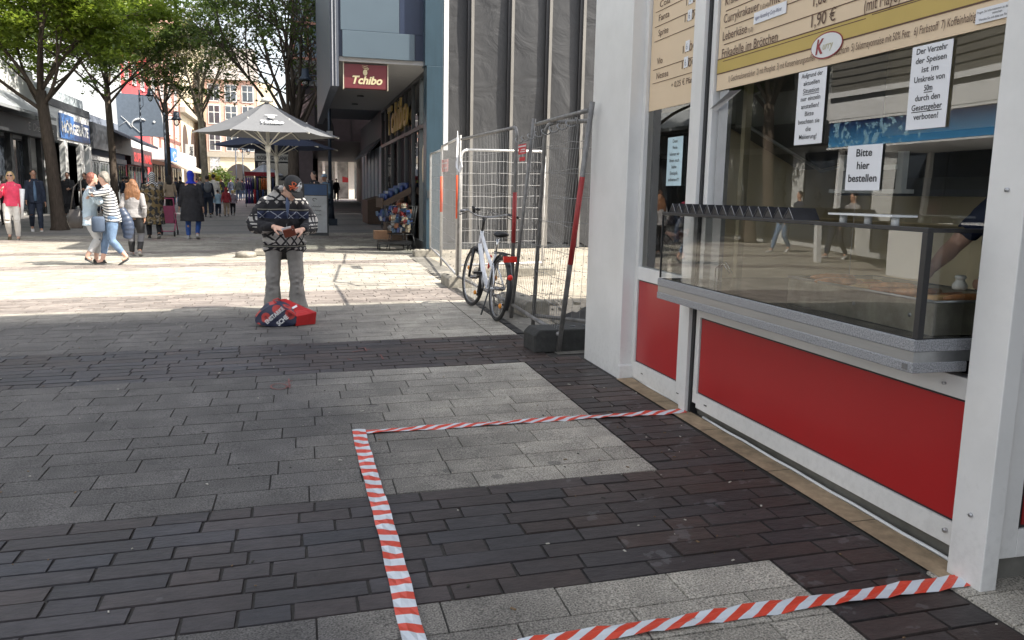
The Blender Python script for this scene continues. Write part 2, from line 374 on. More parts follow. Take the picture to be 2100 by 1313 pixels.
# gutter channel by the fence and verge
ch=MB()
for k in range(22):
    y0=7.55+k*.28; ch.box(2.075,2.15,y0,y0+.27,gz(2.1,y0)-.03,gz(2.1,y0)+.001)
tag(ch.build('drain_channel',mat('drain_iron',(.05,.05,.052),.5,.6)),kind='structure')
sheet('kerb_strip',[(2.152,6.5),(2.53,6.5),(2.53,16.4),(2.152,16.4)],mat('old_concrete',(.2,.19,.17),.9,var=.3,scale=12,bump=.4,dirt=.4),.0)
st=MB(); y0=2.33
for k in range(6):
    y1=min(y0+random.uniform(.5,.75),5.56); st.add([(2.300,y0,gz(2.3,y0)+.004),(2.43,y0,gz(2.4,y0)+.004),(2.43,y1-.006,gz(2.4,y1)+.004),(2.300,y1-.006,gz(2.3,y1)+.004)],[(0,1,2,3)]); y0=y1
    if y0>=5.56: break
tag(st.build('sandstone_threshold',mat('sandstone',(.40,.30,.19),.85,var=.25,scale=14,bump=.4,dirt=.35)),kind='structure')
lt=MB(); random.seed(31)
for k in range(170):
    x=random.uniform(-2.2,2.25); y=random.uniform(2.0,9.0) if k%3 else random.uniform(2.3,5.5)
    if k%3==0: x=random.uniform(1.2,2.28)
    r_=random.uniform(.002,.007); a=random.uniform(0,3); Mr=Matrix.Translation((x,y,gz(x,y)+.003))@Matrix.Rotation(a,4,'Z'); lt.mi=random.choice([0,0,1,2]); lt.box(-r_*random.uniform(1,2.6),r_,-r_*.6,r_*.6,-.001,.002,M=Mr)
tag(lt.build('litter',[mat('litter_pale',(.5,.48,.42),.8),mat('litter_brown',(.2,.13,.07),.8),mat('litter_dark',(.05,.05,.04),.8)]),'tiny crumbs and bits of litter strewn over the paving','litter',kind='stuff')
# red chalk marks on the paving
chalk=mat('chalk_red',(.19,.085,.08),.9,var=.4,scale=50)
def chalkline(pts,w=.012):
    mb=MB()
    for poly in pts:
        for a,b in zip(poly[:-1],poly[1:]):
            d=(b-a); 
            if d.length<1e-5: continue
            nn=Vector((-d.y,d.x,0)).normalized()*w/2
            q=[a-nn,b-nn,b+nn,a+nn]; mb.add([(p.x,p.y,gz(p.x,p.y)+.005) for p in q],[(0,1,2,3)])
    return mb
def loop(cx,cy,rx,ry): return [G(cx+rx*math.cos(t*math.pi/6),cy+ry*math.sin(t*math.pi/6)) for t in range(13)]
tag(chalkline([loop(572,794,17,6),[G(585,797),G(597,790)],[G(585,786),G(600,782)],[G(592,778),G(594,797)]]).build('chalk_mark',chalk),'faint red chalk ring scrawled on grey slabs left of the tape','chalk mark')
tag(chalkline([[G(722,723),G(760,717)],[G(735,716),G(748,714),G(752,721)],[G(780,728),G(786,738)],[G(712,737),G(722,740)]]).build('chalk_mark',chalk),'faint red chalk dashes on the dark slate band','chalk mark')

# ================================================================ barrier tape
tr_=mat('tape_red',(.70,.07,.035),.35,var=.08,scale=30,bump=.3,bscale=25); tw_=mat('tape_white',(.66,.71,.76),.35,var=.04,scale=30,bump=.3,bscale=25)
def tape(p0,p1,label,slant=.6,w=.078,per=.054,lift=.007,tail=0):
    p0,p1=Vector(p0[:2]).to_3d(),Vector(p1[:2]).to_3d(); d=p1-p0; L=d.length; d.normalize(); n=Vector((-d.y,d.x,0)); mb=MB()
    k=0; s=-.06
    while s<L+.06:
        mb.mi=k%2
        for j in range(3):       # three strips across so it can ripple
            q=[]
            for (a,b) in ((s,j/3),(s+per,j/3),(s+per,(j+1)/3),(s,(j+1)/3)):
                t=min(max(a+(b-.5)*w*slant*2,0),L); x=p0+d*t+n*(b-.5)*w
                wb=.004*math.sin(t*3.1+L)+.0015*math.sin(t*17); q.append((x.x+n.x*wb,x.y+n.y*wb,gz(x.x,x.y)+lift+.0035*math.sin(t*9+b*3)+.0025*math.sin(t*31+b*5)+.002*math.sin(t*57-b*4)))
            mb.add(q,[(0,1,2,3)])
        s+=per; k+=1
    o=mb.build('barrier_tape',[tr_,tw_]); tag(o,label,'barrier tape','red and white tape stuck on the paving'); return o
c0=Vector((.335,4.66,0))
tape((2.40,4.62),(.30,4.67),'red and white tape running across to the foot of the white post',.8,lift=.007)
tape((.335,4.70),(.345,1.3),'red and white tape strip running from the corner towards the viewer',.12,lift=.013)
tape((2.38,2.30),(.30,2.285),'red and white tape running to the nearest white corner post',.75,lift=.007)

# ================================================================ snack bar
g0=gz(2.4,4)
frame=white
kio=thing('snack_bar','white framed snack bar with red panels and a glass serving counter','snack bar',(2.45,4,g0))
B('corner_pillar',white,kio,2.335,2.75,5.585,6.35,g0-.1,3.3,bev=.006)
B('pillar_plinth',white,kio,2.325,2.76,5.56,5.6,gz(2.4,5.6)-.02,gz(2.4,5.6)+.10,bev=.01)
B('corner_pillar',white,kio,2.36,2.43,2.215,2.375,g0-.1,3.3,bev=.004)
cols=MB()
cols.box(2.43,2.50,5.53,5.585,.11,3.2); cols.box(2.43,2.50,4.71,4.83,.11,3.2)   # jambs of side window
cols.box(2.43,2.50,4.83,5.53,.85,.945); cols.box(2.43,2.50,4.83,5.53,.11,.235)
cols.box(2.432,2.50,4.545,4.595,.16,3.2)
cols.box(2.432,2.50,2.375,4.545,.135,.23); cols.box(2.432,2.50,2.375,4.545,.715,.80)
cols.build('window_frame',frame,kio,bev=.003)
B('centre_post',white,kio,2.395,2.47,4.625,4.71,gz(2.4,4.6)-.02,3.3,bev=.003)
B('post_seal',black,kio,2.42,2.47,4.597,4.624,gz(2.4,4.6)-.01,3.2)
for a in ((4.845,5.52,.245,.84),(2.385,4.535,.24,.705)):
    k=MB(); k.box(2.445,2.47,a[0]-.012,a[1]+.012,a[2]-.012,a[3]+.012); k.mi=1; k.box(2.441,2.46,a[0],a[1],a[2],a[3]); k.build('red_panel',[black,redp],kio)
kp=mat('plinth_grey',(.17,.165,.15),.5,var=.2,scale=9,dirt=.3,spec=.5)
B('kick_plate',kp,kio,2.475,2.5,2.38,4.6,g0-.12,.14); B('kick_plate',kp,kio,2.475,2.5,4.71,5.585,g0-.12,.12)
sl_=MB(); sl_.tube([(2.44+.004*math.sin(k*2.1),2.38+k*.16,gz(2.44,2.38+k*.16)+.006) for k in range(14)],.008,6); sl_.tube([(2.44+.004*math.sin(k*1.7),4.72+k*.17,gz(2.44,4.72+k*.17)+.006) for k in range(6)],.008,6)
sl_.build('sealant_bead',whitem,kio)
sc_=MB()
for (y_,z_) in ((5.36,.17),(4.78,.165),(4.4,.18)): sc_.box(2.427,2.431,y_,y_+.03,z_,z_+.006)
sc_.build('drain_slot',black,kio)
sc_=MB()
for (y_,z_) in ((2.29,.33),(2.29,1.5)): sc_.cyl((2.352,y_,z_),(2.362,y_,z_),.008,n=10)
sc_.cyl((2.42,2.47,.19),(2.433,2.47,.19),.009); sc_.cyl((2.42,2.55,.76),(2.433,2.55,.76),.006)
sc_.build('screw_cap',galv,kio)
# near side wall facing the viewer
nw=MB(); nw.box(2.43,2.475,2.27,2.30,.16,3.3); nw.box(2.475,2.55,2.26,2.31,.16,3.3); nw.box(2.55,4.4,2.26,2.31,.16,.27); nw.box(2.55,4.4,2.26,2.31,.8,.9)
nw.build('side_frame',white,kio,bev=.003)
k=MB(); k.box(2.552,4.4,2.268,2.30,.272,.798); k.mi=1; k.box(2.565,4.39,2.264,2.30,.285,.79); k.build('side_red_panel',[black,mat('side_panel_red',(.25,.012,.014),.3,var=.05)],kio)
B('side_window_pane',glass('kiosk_glass_side',(.95,.97,.96),1.45,.0),kio,2.552,4.4,2.28,2.286,.9,3.3)
B('side_plinth',kp,kio,2.44,4.4,2.285,2.36,g0-.15,.158)
# shell behind
beige=mat('beige_interior',(.78,.68,.48),.5,var=.05,scale=2)
shell=MB(); shell.box(4.3,4.36,2.32,5.6,-.1,3.3); shell.box(2.5,4.3,5.62,5.68,-.1,3.3); shell.box(2.5,4.3,2.312,5.6,3.15,3.29); shell.box(3.04,4.29,5.595,5.615,0,3.1)
shell.build('inner_wall',beige,kio)
B('inner_floor',mat('tile_floor',(.2,.19,.18),.5),kio,2.51,4.29,2.33,5.59,-.02,.14)
gk=glass('kiosk_glass',(.94,.96,.95),1.7,.06,wob=.9,wscale=.95)
p=MB(); p.quad((2.462,5.53,.945),(2.462,4.83,.945),(2.462,4.83,3.15),(2.462,5.53,3.15)); p.build('side_pane',gk,kio)
slf=mat('grey_profile',(.42,.43,.45),.35,.3)
s_=MB(); s_.box(2.455,2.485,4.40,4.50,.955,2.08); s_.box(2.49,2.50,4.50,4.54,.955,3.15); s_.build('sliding_frame',slf,kio,bev=.002)
p=MB(); p.quad((2.458,4.40,1.37),(2.458,2.375,1.37),(2.458,2.375,3.15),(2.458,4.40,3.15)); p.build('serving_pane',gk,kio)
# menu boards (inside the panes, flush)
cream=mat('menu_cream',(.72,.56,.38),.45,var=.04,scale=1.2); gold=mat('menu_gold',(.50,.36,.09),.45,var=.04); brown=mat('menu_brown',(.10,.045,.025),.6); maroon=mat('menu_maroon',(.28,.03,.04),.5)
m1=MB(); m1.box(2.456,2.460,4.84,5.522,2.055,3.15); mb1=m1.build('drinks_menu',cream,kio)
m2=MB(); m2.box(2.448,2.455,2.378,4.535,2.085,3.15); mb2=m2.build('food_menu',cream,kio)
m2=MB(); m2.box(2.4455,2.448,2.378,4.535,2.185,2.262); m2.build('gold_stripe',gold,mb2)
m2=MB(); m2.box(2.4445,2.448,2.378,4.535,2.262,2.268); m2.box(2.4445,2.448,2.378,4.535,2.179,2.185); m2.build('stripe_edge',brown,mb2)
def wl(mb,txt,px,py,px2,h,x=2.4435,**k):      # one line of wall lettering from its left foot to its right end
    a=oX(px,py,x); w=None
    if px2: w=abs(a.y-oX(px2,py,x).y)
    text(mb,txt,a,RX,UP,h,width=w,**k)
TBL=[]
Z={'frik':2.375,'leb':2.485,'curry':2.592,'krak':2.70}
X0=2.4435
def tl(mb,txt,ya,z,h,yb=None,x=X0,**k):
    mb=MB(); TBL.append(mb); text(mb,txt,(x,ya,z),RX,UP,h,width=(ya-yb) if yb else None,**k)
yy=lambda px,py: oX(px,py,X0).y
zz=lambda px,py: oX(px,py,X0).z
tl(None,'Frikadelle im Brötchen',yy(1480,118),zz(1480,119),.052,yy(1594,85))
tl(None,'Leberkäse',yy(1482,82),zz(1482,84),.052,yy(1531,70))
tl(None,'Currykrakauer',yy(1484,47),zz(1485,48),.052,yy(1556,28))
tl(None,'mit Soße',yy(1578,14),zz(1578,12),.052,yy(1640,-6)); tl(None,'Krakauer',yy(1487,12),zz(1487,12),.052,yy(1530,-3))
tl(None,'1)3)4)',yy(1559,20),zz(1559,20),.025,yy(1576,16)); tl(None,'1)2)',yy(1534,65),zz(1534,67),.025,yy(1544,64))
tl(None,'1,90 €',yy(1663,58),zz(1663,57),.062,yy(1712,44)); tl(None,'1,80 €',yy(1667,15),zz(1667,14),.062,yy(1712,2))
tl(None,'(mit Mayo)',yy(1771,30),zz(1771,25),.058,yy(1846,4))
tl(None,'1) Geschmacksverstärker  2) mit Phosphat  3) mit Konservierungsstoffen  4) Süßstoff Saccharin  5) Salatmayonnaise mit 50% Fett   6) Farbstoff  7) Koffeinhaltig',yy(1493,182),2.122,.034,yy(2000,52))
for tb in TBL: tb.build('menu_line',brown,mb2)
ln=MB()
for (za,ya,yb) in ((zz(1478,128),4.47,3.22),(zz(1480,94),4.47,3.22),(zz(1484,59),4.47,3.22),(zz(1487,24),4.47,3.22),(zz(1768,37),3.18,2.4)):
    ln.box(2.4445,2.4475,yb,ya,za,za+.0035)
ln.build('ruled_line',brown,mb2)
el=MB(); cy,cz=(oX(1695,93,2.443).y,oX(1695,93,2.443).z)
el.prism([(2.443,cy+.115*math.cos(t*math.pi/16),cz+.052*math.sin(t*math.pi/16)*1.05) for t in range(32)],(-.002,0,0)); el.mi=1
el.prism([(2.444,cy+.120*math.cos(t*math.pi/16),cz+.058*math.sin(t*math.pi/16)*1.05) for t in range(32)],(-.002,0,0))
em=el.build('badge',[whitem,maroon],mb2)
el=MB(); text(el,'K',(2.4395,cy+.078,cz-.032),RX,UP,.07,bold=.03,shear=.15,sx=.85); el.mi=1; text(el,'urry',(2.4395,cy+.025,cz-.018),RX,UP,.038,shear=.2,sx=.85)
el.build('badge_lettering',[maroon,mat('badge_gold',(.45,.4,.2),.6)],em)
hs=MB(); hs.box(2.441,2.4445,yy(1612,30),yy(1546,50),2.395,2.455); hw=hs.build('handwritten_note',paper,mb2)
hs=MB(); text(hs,'eigen Herstellung Curry-Wurst',(2.4395,yy(1549,50),2.415),RX,UP,.022,width=.25,shear=.3); hs.build('note_writing',mat('pen_blue',(.12,.12,.2),.7),hw)
hs=MB(); hs.box(2.441,2.4445,2.385,2.595,2.105,2.158); hw=hs.build('printed_label',paper,mb2)
hs=MB(); text(hs,'Fragen Sie Informationen zu den Allergenen',(2.4395,2.588,2.140),RX,UP,.009,width=.19); text(hs,'wünschen',(2.4395,2.52,2.128),RX,UP,.009); text(hs,'Wenden Sie sich bitte ans Personal!',(2.4395,2.578,2.113),RX,UP,.009,width=.15); hs.build('label_print',ink,hw)
# drinks
db=MB(); zx=lambda px,py: oX(px,py,2.4535)
def dl(txt,px,py,px2,h=.045): 
    a=zx(px,py); text(db,txt,a,RX,UP,h,width=a.y-zx(px2,py).y)
dl('Cola',1353,16,1374); dl('Fanta',1351,44,1372); dl('Sprite',1350,75,1370); dl('Vio',1347,133,1358); dl('Nestea',1346,163,1370); dl('+ 0,25 € Pfand',1376,181,1424,.04)
for (a,b) in ((1407,12),(1404,46),(1400,110),(1398,142)): dl('1,60€',a,b,a+27,.05)
for (a,b) in ((1353,23),(1351,54),(1350,84),(1346,143),(1345,171)):
    q=zx(a,b); db.box(2.452,2.4555,4.86,5.47,q.z,q.z+.003)
db.build('drinks_lettering',brown,mb1)
pt=MB()
for (a,b) in ((1413,6),(1411,40),(1406,103),(1403,136)):
    q=zx(a,b); pt.box(2.4505,2.4530,q.y-.055,q.y,q.z-.012,q.z+.055)
pp_=pt.build('price_sticker',paper,mb1)
pt=MB()
for (a,b) in ((1413,6),(1411,40),(1406,103),(1403,136)):
    q=zx(a,b); text(pt,'6',(2.4495,q.y-.012,q.z),RX,UP,.042)
pt.build('sticker_digit',mat('pencil',(.3,.32,.36),.8),pp_)
# notices taped to the panes
def notice(label,cat,y0,y1,z0,z1,lines,h,x=2.45,lh=None,bold=.008,tint=paper,tilt=0.,und=()):
    r=thing('paper_notice',label,cat,(x,(y0+y1)/2,z0),'printed notices in the snack bar windows')
    s=MB(); s.box(x-.0015,x,y1,y0,z0,z1); sh=s.build('sheet',tint,r)
    if tilt: pass
    w=y0-y1; n=len(lines); lh=lh or (z1-z0)/(n+.6); tm=MB()
    for k,l in enumerate(lines):
        z=z1-lh*(k+1)+.12*lh; L=min(w*.9,len(l)*h*.62); text(tm,l,(x-.0028,(y0+y1)/2,z),RX,UP,h,width=L,bold=bold if k>=0 else 0,align='c')
        if k in und: tm.box(x-.0028,x-.0018,(y0+y1)/2-L/2,(y0+y1)/2+L/2,z-.008,z-.005)
    tm.build('print',ink,sh); return r
notice('white notice with nine lines, taped under the menu on the left of the serving pane','notice',3.70,3.475,1.725,2.08,['Aufgrund der','aktuellen','Situation','nur einzeln','anstellen!','Bitte','beachten sie','die','Makierung!'],.023,und=(2,))
notice('largest white notice forbidding eating within 50m, high beside the right pillar','notice',2.915,2.70,1.745,2.075,['Der Verzehr','der Speisen','ist im','Umkreis von','50m','durch den','Gesetzgeber','verboten!'],.024,lh=.037,bold=.012,und=(4,6))
notice('white notice reading Bitte hier bestellen in front of the white rack','notice',3.275,3.045,1.50,1.70,['Bitte','hier','bestellen'],.034,lh=.056,bold=.02,x=2.452)
notice('pale blue notice about stews in the narrow side window','notice',5.165,4.94,1.53,1.85,['Diese','Woche','können wir','ihnen noch','keine','Eintöpfe','anbieten!!!'],.023,tint=mat('blue_paper',(.5,.66,.72),.5))
fl=MB(); a,b,c_,d_=oX(1450,229,2.44),oX(1497,187,2.36),oX(1521,184,2.40),oX(1469,228,2.44)
fl.quad(a,d_,c_,b); fl.build('paper_flap',mat('grey_paper',(.5,.5,.52),.6),kio)
# granite counter ledge and glass case
granite=mat('speckled_granite',(.27,.275,.29),.35,var=.55,scale=190,spec=.5)
gx=2.185; ya,yb=2.452,4.665
t=MB(); t.box(gx,2.60,ya,yb,.905,.952); t.build('counter_top',granite,kio,bev=.005)
t=MB(); t.box(gx+.004,2.45,ya+.004,yb-.004,.866,.905); t.build('steel_band',steel,kio)
t=MB(); t.box(gx,2.43,ya,yb,.826,.866); lb=t.build('ledge_bottom',granite,kio,bev=.004)
t=MB(); t.box(gx-.003,gx,ya+.022,ya+.052,.836,.858); t.build('maker_plate',chrome,lb)
t=MB(); t.box(2.50,3.15,2.40,4.45,.86,.948); t.build('inner_counter',steel,kio)
t=MB(); t.box(gx+.01,3.1,ya+.01,yb-.05,.949,.9555); t.build('counter_surface',mat('dark_counter',(.035,.037,.04),.25),kio)
cg=glass('case_glass',(.96,.97,.96),1.55,.06,wob=.12,wscale=2.2)
t=MB(); t.quad((2.203,yb-.01,.957),(2.203,ya+.02,.957),(2.203,ya+.02,1.345),(2.203,yb-.01,1.345)); t.build('case_front_glass',cg,kio)
t=MB(); t.quad((2.21,ya+.012,.957),(2.95,ya+.012,.957),(2.95,ya+.012,1.345),(2.21,ya+.012,1.345)); t.build('case_end_glass',cg,kio)
t=MB(); t.quad((2.21,yb-.005,.957),(2.42,yb-.005,.957),(2.42,yb-.005,1.345),(2.21,yb-.005,1.345)); t.build('case_end_glass',cg,kio)
t=MB(); t.box(2.205,2.62,ya+.02,yb-.008,1.349,1.357); t.build('case_top_glass',glass('case_top',(.75,.8,.78),1.6,.05),kio)
t=MB(); t.box(2.196,2.222,ya,yb,1.345,1.362); t.box(2.222,2.95,ya,ya+.02,1.345,1.36); t.box(2.196,2.222,ya,ya+.028,.955,1.345); t.box(2.196,2.208,yb-.008,yb,.955,1.345); t.build('case_trim',black,kio,bev=.002)
# sausage tray etc.
tray=thing('grill_tray','steel warming tray with greasy sides inside the glass counter','grill tray',(2.6,2.8,.956))
ty0,ty1,tx0,tx1,tz=2.50,3.44,2.30,2.78,1.085
t=MB(); t.box(tx0,tx0+.012,ty0,ty1,.957,tz); t.box(tx1-.012,tx1,ty0,ty1,.957,tz); t.box(tx0+.012,tx1-.012,ty0,ty0+.012,.957,tz); t.box(tx0+.012,tx1-.012,ty1-.012,ty1,.957,tz); t.box(tx0+.013,tx1-.013,ty0+.013,ty1-.013,.957,1.02)
t.build('pan',mat('greasy_steel',(.45,.43,.36),.38,.7,var=.25,scale=9,dirt=.4),tray)
t=MB(); t.tube([(tx0,ty0,tz),(tx0,ty1,tz),(tx1,ty1,tz),(tx1,ty0,tz),(tx0,ty0,tz)],.006,6); t.build('rim',steel,tray)
t=MB(); 
for y_ in (ty0+.12,ty0+.45): t.cyl((tx0-.004,y_,1.02),(tx0+.001,y_,1.02),.008)
t.build('rivet',steel,tray)
ssm=[mat('sausage_a',(.50,.22,.09),.35,var=.45,scale=22,coat=.3),mat('sausage_b',(.62,.38,.17),.35,var=.4,scale=18,coat=.3),mat('sausage_c',(.34,.12,.05),.35,var=.5,scale=20,coat=.3)]
random.seed(3)
where=['nearest row','pale','long','dark','end']
N=13
for k in range(N):
    cy_=ty0+.07+k*(ty1-ty0-.14)/(N-1); cx_=2.50+random.uniform(-.05,.05)-(0.06 if k%2 else -.04); a=random.uniform(-.35,.35); L=random.uniform(.085,.12); mb=MB()
    pts=[]; 
    for j in range(11):
        s=j/10*2-1; pts.append((cx_+math.cos(a)*s*L,cy_+math.sin(a)*s*L+.018*s*s,1.075+random.uniform(0,.0)+(.012 if k%3==0 else 0)))
    rr=[.004,.013,.0175,.0195,.02,.0205,.02,.0195,.0175,.013,.004]
    mb.tube(pts,rr,10); o=mb.build('sausage',ssm[k%3]); tag(o,['browned','pale golden','dark charred'][k%3]+' grilled sausage lying in the steel tray','sausage','grilled sausages on the steel tray')
sp=MB()
for k,(r,z) in enumerate(((.001,1.12),(.022,1.121),(.026,1.135),(.016,1.147),(.016,1.155),(.021,1.16),(.015,1.17))): pass
sp.tube([(2.52,2.62,z) for r,z in ((.02,1.115),(.027,1.12),(.028,1.135),(.017,1.15),(.017,1.158),(.022,1.163),(.018,1.172))],[.02,.027,.028,.017,.017,.022,.018],14)
tag(sp.build('salt_shaker',whitem),'small white ceramic shaker standing at the back of the sausages','shaker')
tg=MB(); 
for dx in (0,.02): tg.tube([(2.36+dx,4.26,.957),(2.35+dx,4.24,1.05),(2.37+dx,4.2,1.09),(2.39+dx,4.15,1.03)],.003,6)
tag(tg.build('serving_tongs',chrome),'bright bent steel tongs standing in the glass counter','tongs')
# black folded sign strips on the case = row of snack trays
tray_m=mat('tray_black',(.022,.022,.026),.3,var=.3,scale=30)
t=MB(); n_=15
for k in range(n_):
    y0=3.32+k*.087
    t.prism([(2.225,y0,1.36),(2.225,y0+.087,1.36),(2.225,y0+.0435,1.415)],(.14,0,0))
r=t.build('snack_tray_stack',tray_m); tag(r,'long row of black folded snack trays lined up on top of the glass counter','snack trays')
t=MB()
for k in range(n_):
    y0=3.32+k*.087; t.tube([(2.223,y0,1.362),(2.223,y0+.0435,1.416),(2.223,y0+.087,1.362)],.0018,4)
t.build('tray_edge',mat('tray_glint',(.35,.35,.36),.3),r)
t=MB(); t.box(2.26,2.38,2.72,3.12,1.392,1.400); t.mi=0
for y_ in (2.76,2.92,3.08): t.cyl((2.31,y_,1.358),(2.31,y_,1.392),.016)
tag(t.build('cake_stand',whitem),'flat white plastic stand on three short feet on the glass counter','stand')
# rack, hood and worker inside
rk=thing('wall_rack','white ladder like roll rack hanging in front of the dark hood','rack',(3.6,4.5,1.5))
t=MB(); 
for y_ in (4.28,4.84): t.box(3.58,3.62,y_-.025,y_+.025,1.53,1.76)
t.build('upright',whitem,rk)
t=MB()
for y_ in (4.34,4.78): t.box(3.55,3.6,y_-.05,y_+.05,1.65,1.68)
t.box(3.54,3.66,4.2,4.9,1.505,1.53); t.build('bracket',whitem,rk)
hd=thing('extractor_hood','dark steel extractor hood over the back counter','hood',(3.9,4.0,1.5))
t=MB(); t.prism([(3.66,3.2,1.50),(3.66,3.2,1.60),(3.95,3.2,1.90),(4.29,3.2,1.90),(4.29,3.2,1.50)],(0,1.75,0)); t.build('hood_body',mat('hood_steel',(.07,.07,.068),.35,.6),hd)
t=MB(); t.box(3.63,3.66,3.2,4.95,1.49,1.53); t.build('hood_rim',dark,hd)
du=thing('air_duct','dark sheet metal air duct hanging in front of the beige wall inside the snack bar','duct',(3.5,5.4,2.0))
t=MB(); t.prism([(3.12,5.3,1.98),(3.12,5.3,3.13),(4.25,5.3,3.13),(4.25,5.3,1.80),(3.75,5.3,1.68)],(0,.27,0)); t.build('duct_body',mat('duct_metal',(.10,.10,.098),.35,.5),du)
t=MB(); t.tube([(3.1,5.28,1.97),(3.74,5.28,1.665),(4.25,5.28,1.79)],.012,6); t.build('duct_rim',steel,du)
t=MB(); t.box(3.0,3.045,5.12,5.17,.14,3.14); tag(t.build('room_post',mat('beige_post',(.5,.44,.3),.5)),'slim beige upright post inside the snack bar','post')
t=MB(); t.box(3.9,4.28,2.4,3.0,.15,1.02); t.mi=1; t.box(3.89,3.9,2.45,2.95,.2,1.0); t.build('fridge_unit',[steel,dark]); tag(bpy.data.objects['fridge_unit'],'dark fronted appliance against the back wall of the snack bar','appliance')
t=MB(); t.box(3.02,3.0201,4.42,4.9,1.0,2.2); 
t=MB(); t.box(2.52,3.0,5.55,5.59,.15,3.1); tag(t.build('partition_wall',mat('dark_partition',(.03,.03,.032),.4)),'dark partition behind the narrow side window of the snack bar','partition')
# the storeys above the snack bar
up=thing('corner_building','plain building whose ground floor holds the snack bar','building',(8,0,0))
stone=mat('render_grey',(.36,.35,.33),.8,var=.1,scale=2)
B('upper_wall',stone,up,2.36,14,-14,6.35,3.31,8.5); B('ground_wall',stone,up,4.45,14,-14,6.35,-.3,3.305)
t=MB(); 
for k in range(6): t.box(2.33,2.37,-12+k*3,-10.6+k*3,4.6,6.6)
t.build('window',darkglass,up)
# ================================================================ construction fence
fgal=mat('fence_galv',(.52,.52,.52),.45,.6,var=.15,scale=20)
fdull=mat('fence_dull',(.22,.215,.21),.55,.5,var=.3,scale=14)
rtape=mat('post_tape_red',(.33,.03,.03),.5,var=.25,scale=20); otape=mat('post_tape_orange',(.75,.10,.03),.5,var=.1)
wire_m=mat('wire_grey',(.33,.33,.33),.5,.5)
def fence(label,a,b,h,m=fgal,lean=(0,0),nv=30,nh=9,tape=None,tz=(.9,1.5),wm=None,rw=.0017,rt=.021,z0=.16,round_=True,rounds=(1,1)):
    a=Vector((a[0],a[1],gz(*a))); b=Vector((b[0],b[1],gz(*b))); L=(b-a).length; d=(b-a)/L; ln=Vector((lean[0],lean[1],0))
    r=thing('construction_fence',label,'fence',tuple(a),'mesh construction fence panels')
    P=lambda s,z: a+d*(s*L)+Vector((0,0,z))+ln*(z/h)
    rc=.10
    for s,sg in ((0,1),(1,-1)):
        if rounds[s]: pts=[P(s,.02),P(s,h-rc)]+[P(s+sg*rc/L*(1-math.cos(t)),h-rc+rc*math.sin(t)) for t in (.4,.8,1.2,1.57)]
        else: pts=[P(s,.02),P(s,h+.06)]
        MB().tube(pts,rt,8).build('fence_post',m,r)
        if tape is not None and tape[s]:
            MB().tube([P(s,tz[0]),P(s,tz[1])],rt+.002,8).build('post_band',tape[s],r)
    MB().tube([P(rc/L,h),P(1-rc/L,h)],rt*.9,8).build('top_rail',m,r); MB().tube([P(0,z0),P(1,z0)],rt*.9,8).build('bottom_rail',m,r)
    w=MB(); random.seed(int(L*1000)+int(h*77))
    for k in range(1,nv):
        s=k/nv; j=random.uniform(-.004,.004); w.tube([P(s,z0),P(s+j,h*.5),P(s+j*.3,h-.02)],rw,4,cap=False)
    for k in range(1,nh):
        z=z0+(h-z0)*k/nh; w.tube([P(0,z)]+[P(q/8,z+random.uniform(-.012,.012)) for q in range(1,8)]+[P(1,z)],rw*1.25,4,cap=False)
    w.build('wire_mesh',wm or wire_m,r); return r
fence('nearest dull fence panel leaning by the snack bar pillar, post wrapped in red tape',(2.17,6.55),(2.22,8.35),2.02,fdull,lean=(.10,-.35),nv=26,nh=8,tape=(rtape,None),tz=(.78,1.5),rounds=(0,0))
fence('fence panel behind the bicycle, its near post wrapped in dark red tape',(2.24,8.42),(2.17,11.1),2.02,fdull,lean=(.0,-.08),nv=38,nh=8,tape=(rtape,None),tz=(.82,1.35),rounds=(1,0))
fence('dark round cornered fence panel running in behind the snack bar pillar',(2.25,7.62),(3.7,5.9),2.0,fdull,lean=(.02,-.2),nv=26,nh=8)
fence('bright panel with an orange banded post beyond the concrete foot',(2.19,11.28),(2.42,13.9),2.05,fgal,nv=30,nh=8,tape=(otape,otape),tz=(.95,1.55),rounds=(1,1))
fence('short far panel reaching the blue column',(2.44,14.0),(2.6,16.2),2.0,fgal,nv=22,nh=8,tape=(otape,None),tz=(.9,1.5))
fence('cross panel with a bright top rail in front of the grey sheeting',(2.5,12.6),(3.9,12.75),1.95,mat('fence_bright',(.7,.7,.7),.4,.3),nv=22,nh=10,wm=fgal,rw=.002)
cable=MB(); 
for k in range(5): 
    a=2.0; 
for z,(x0,y0,x1,y1) in ((1.82,(2.24,8.4,2.2,6.3)),):
    pts=[]
    for k in range(60):
        s=k/59; an=k*.9; pts.append((x0+(x1-x0)*s+.03*math.cos(an),y0+(y1-y0)*s,2.0+.04*s+.03*math.sin(an)))
    cable.tube(pts,.006,5)
tag(cable.build('cable',mat('cable_grey',(.2,.2,.2),.6)),'grey cable wound around the top rails of the near fence','cable')
wr=MB(); wr.prism([(2.15,11.22,1.88),(2.13,11.1,1.80),(2.15,10.95,1.72),(2.17,10.88,1.80),(2.18,11.0,1.88),(2.18,11.2,1.98)],(.012,.0,.0)); wr.prism([(2.17,11.22,2.3),(2.19,11.24,2.1),(2.2,11.2,1.85),(2.15,11.2,1.85)],(.01,.02,0))
tag(wr.build('plastic_wrap',mat('torn_plastic',(.7,.7,.72),.35)),'torn white plastic tied round the tall fence post','plastic')
sg=thing('warning_sign','small red and white warning sign wired to the taped fence post','sign',(2.25,8.3,1.85))
s=MB(); s.box(2.25,2.255,8.02,8.30,1.86,1.96); s.box(2.25,2.255,8.05,8.26,1.79,1.83); p0=s.build('sign_plate',mat('sign_red',(.55,.03,.04),.4),sg)
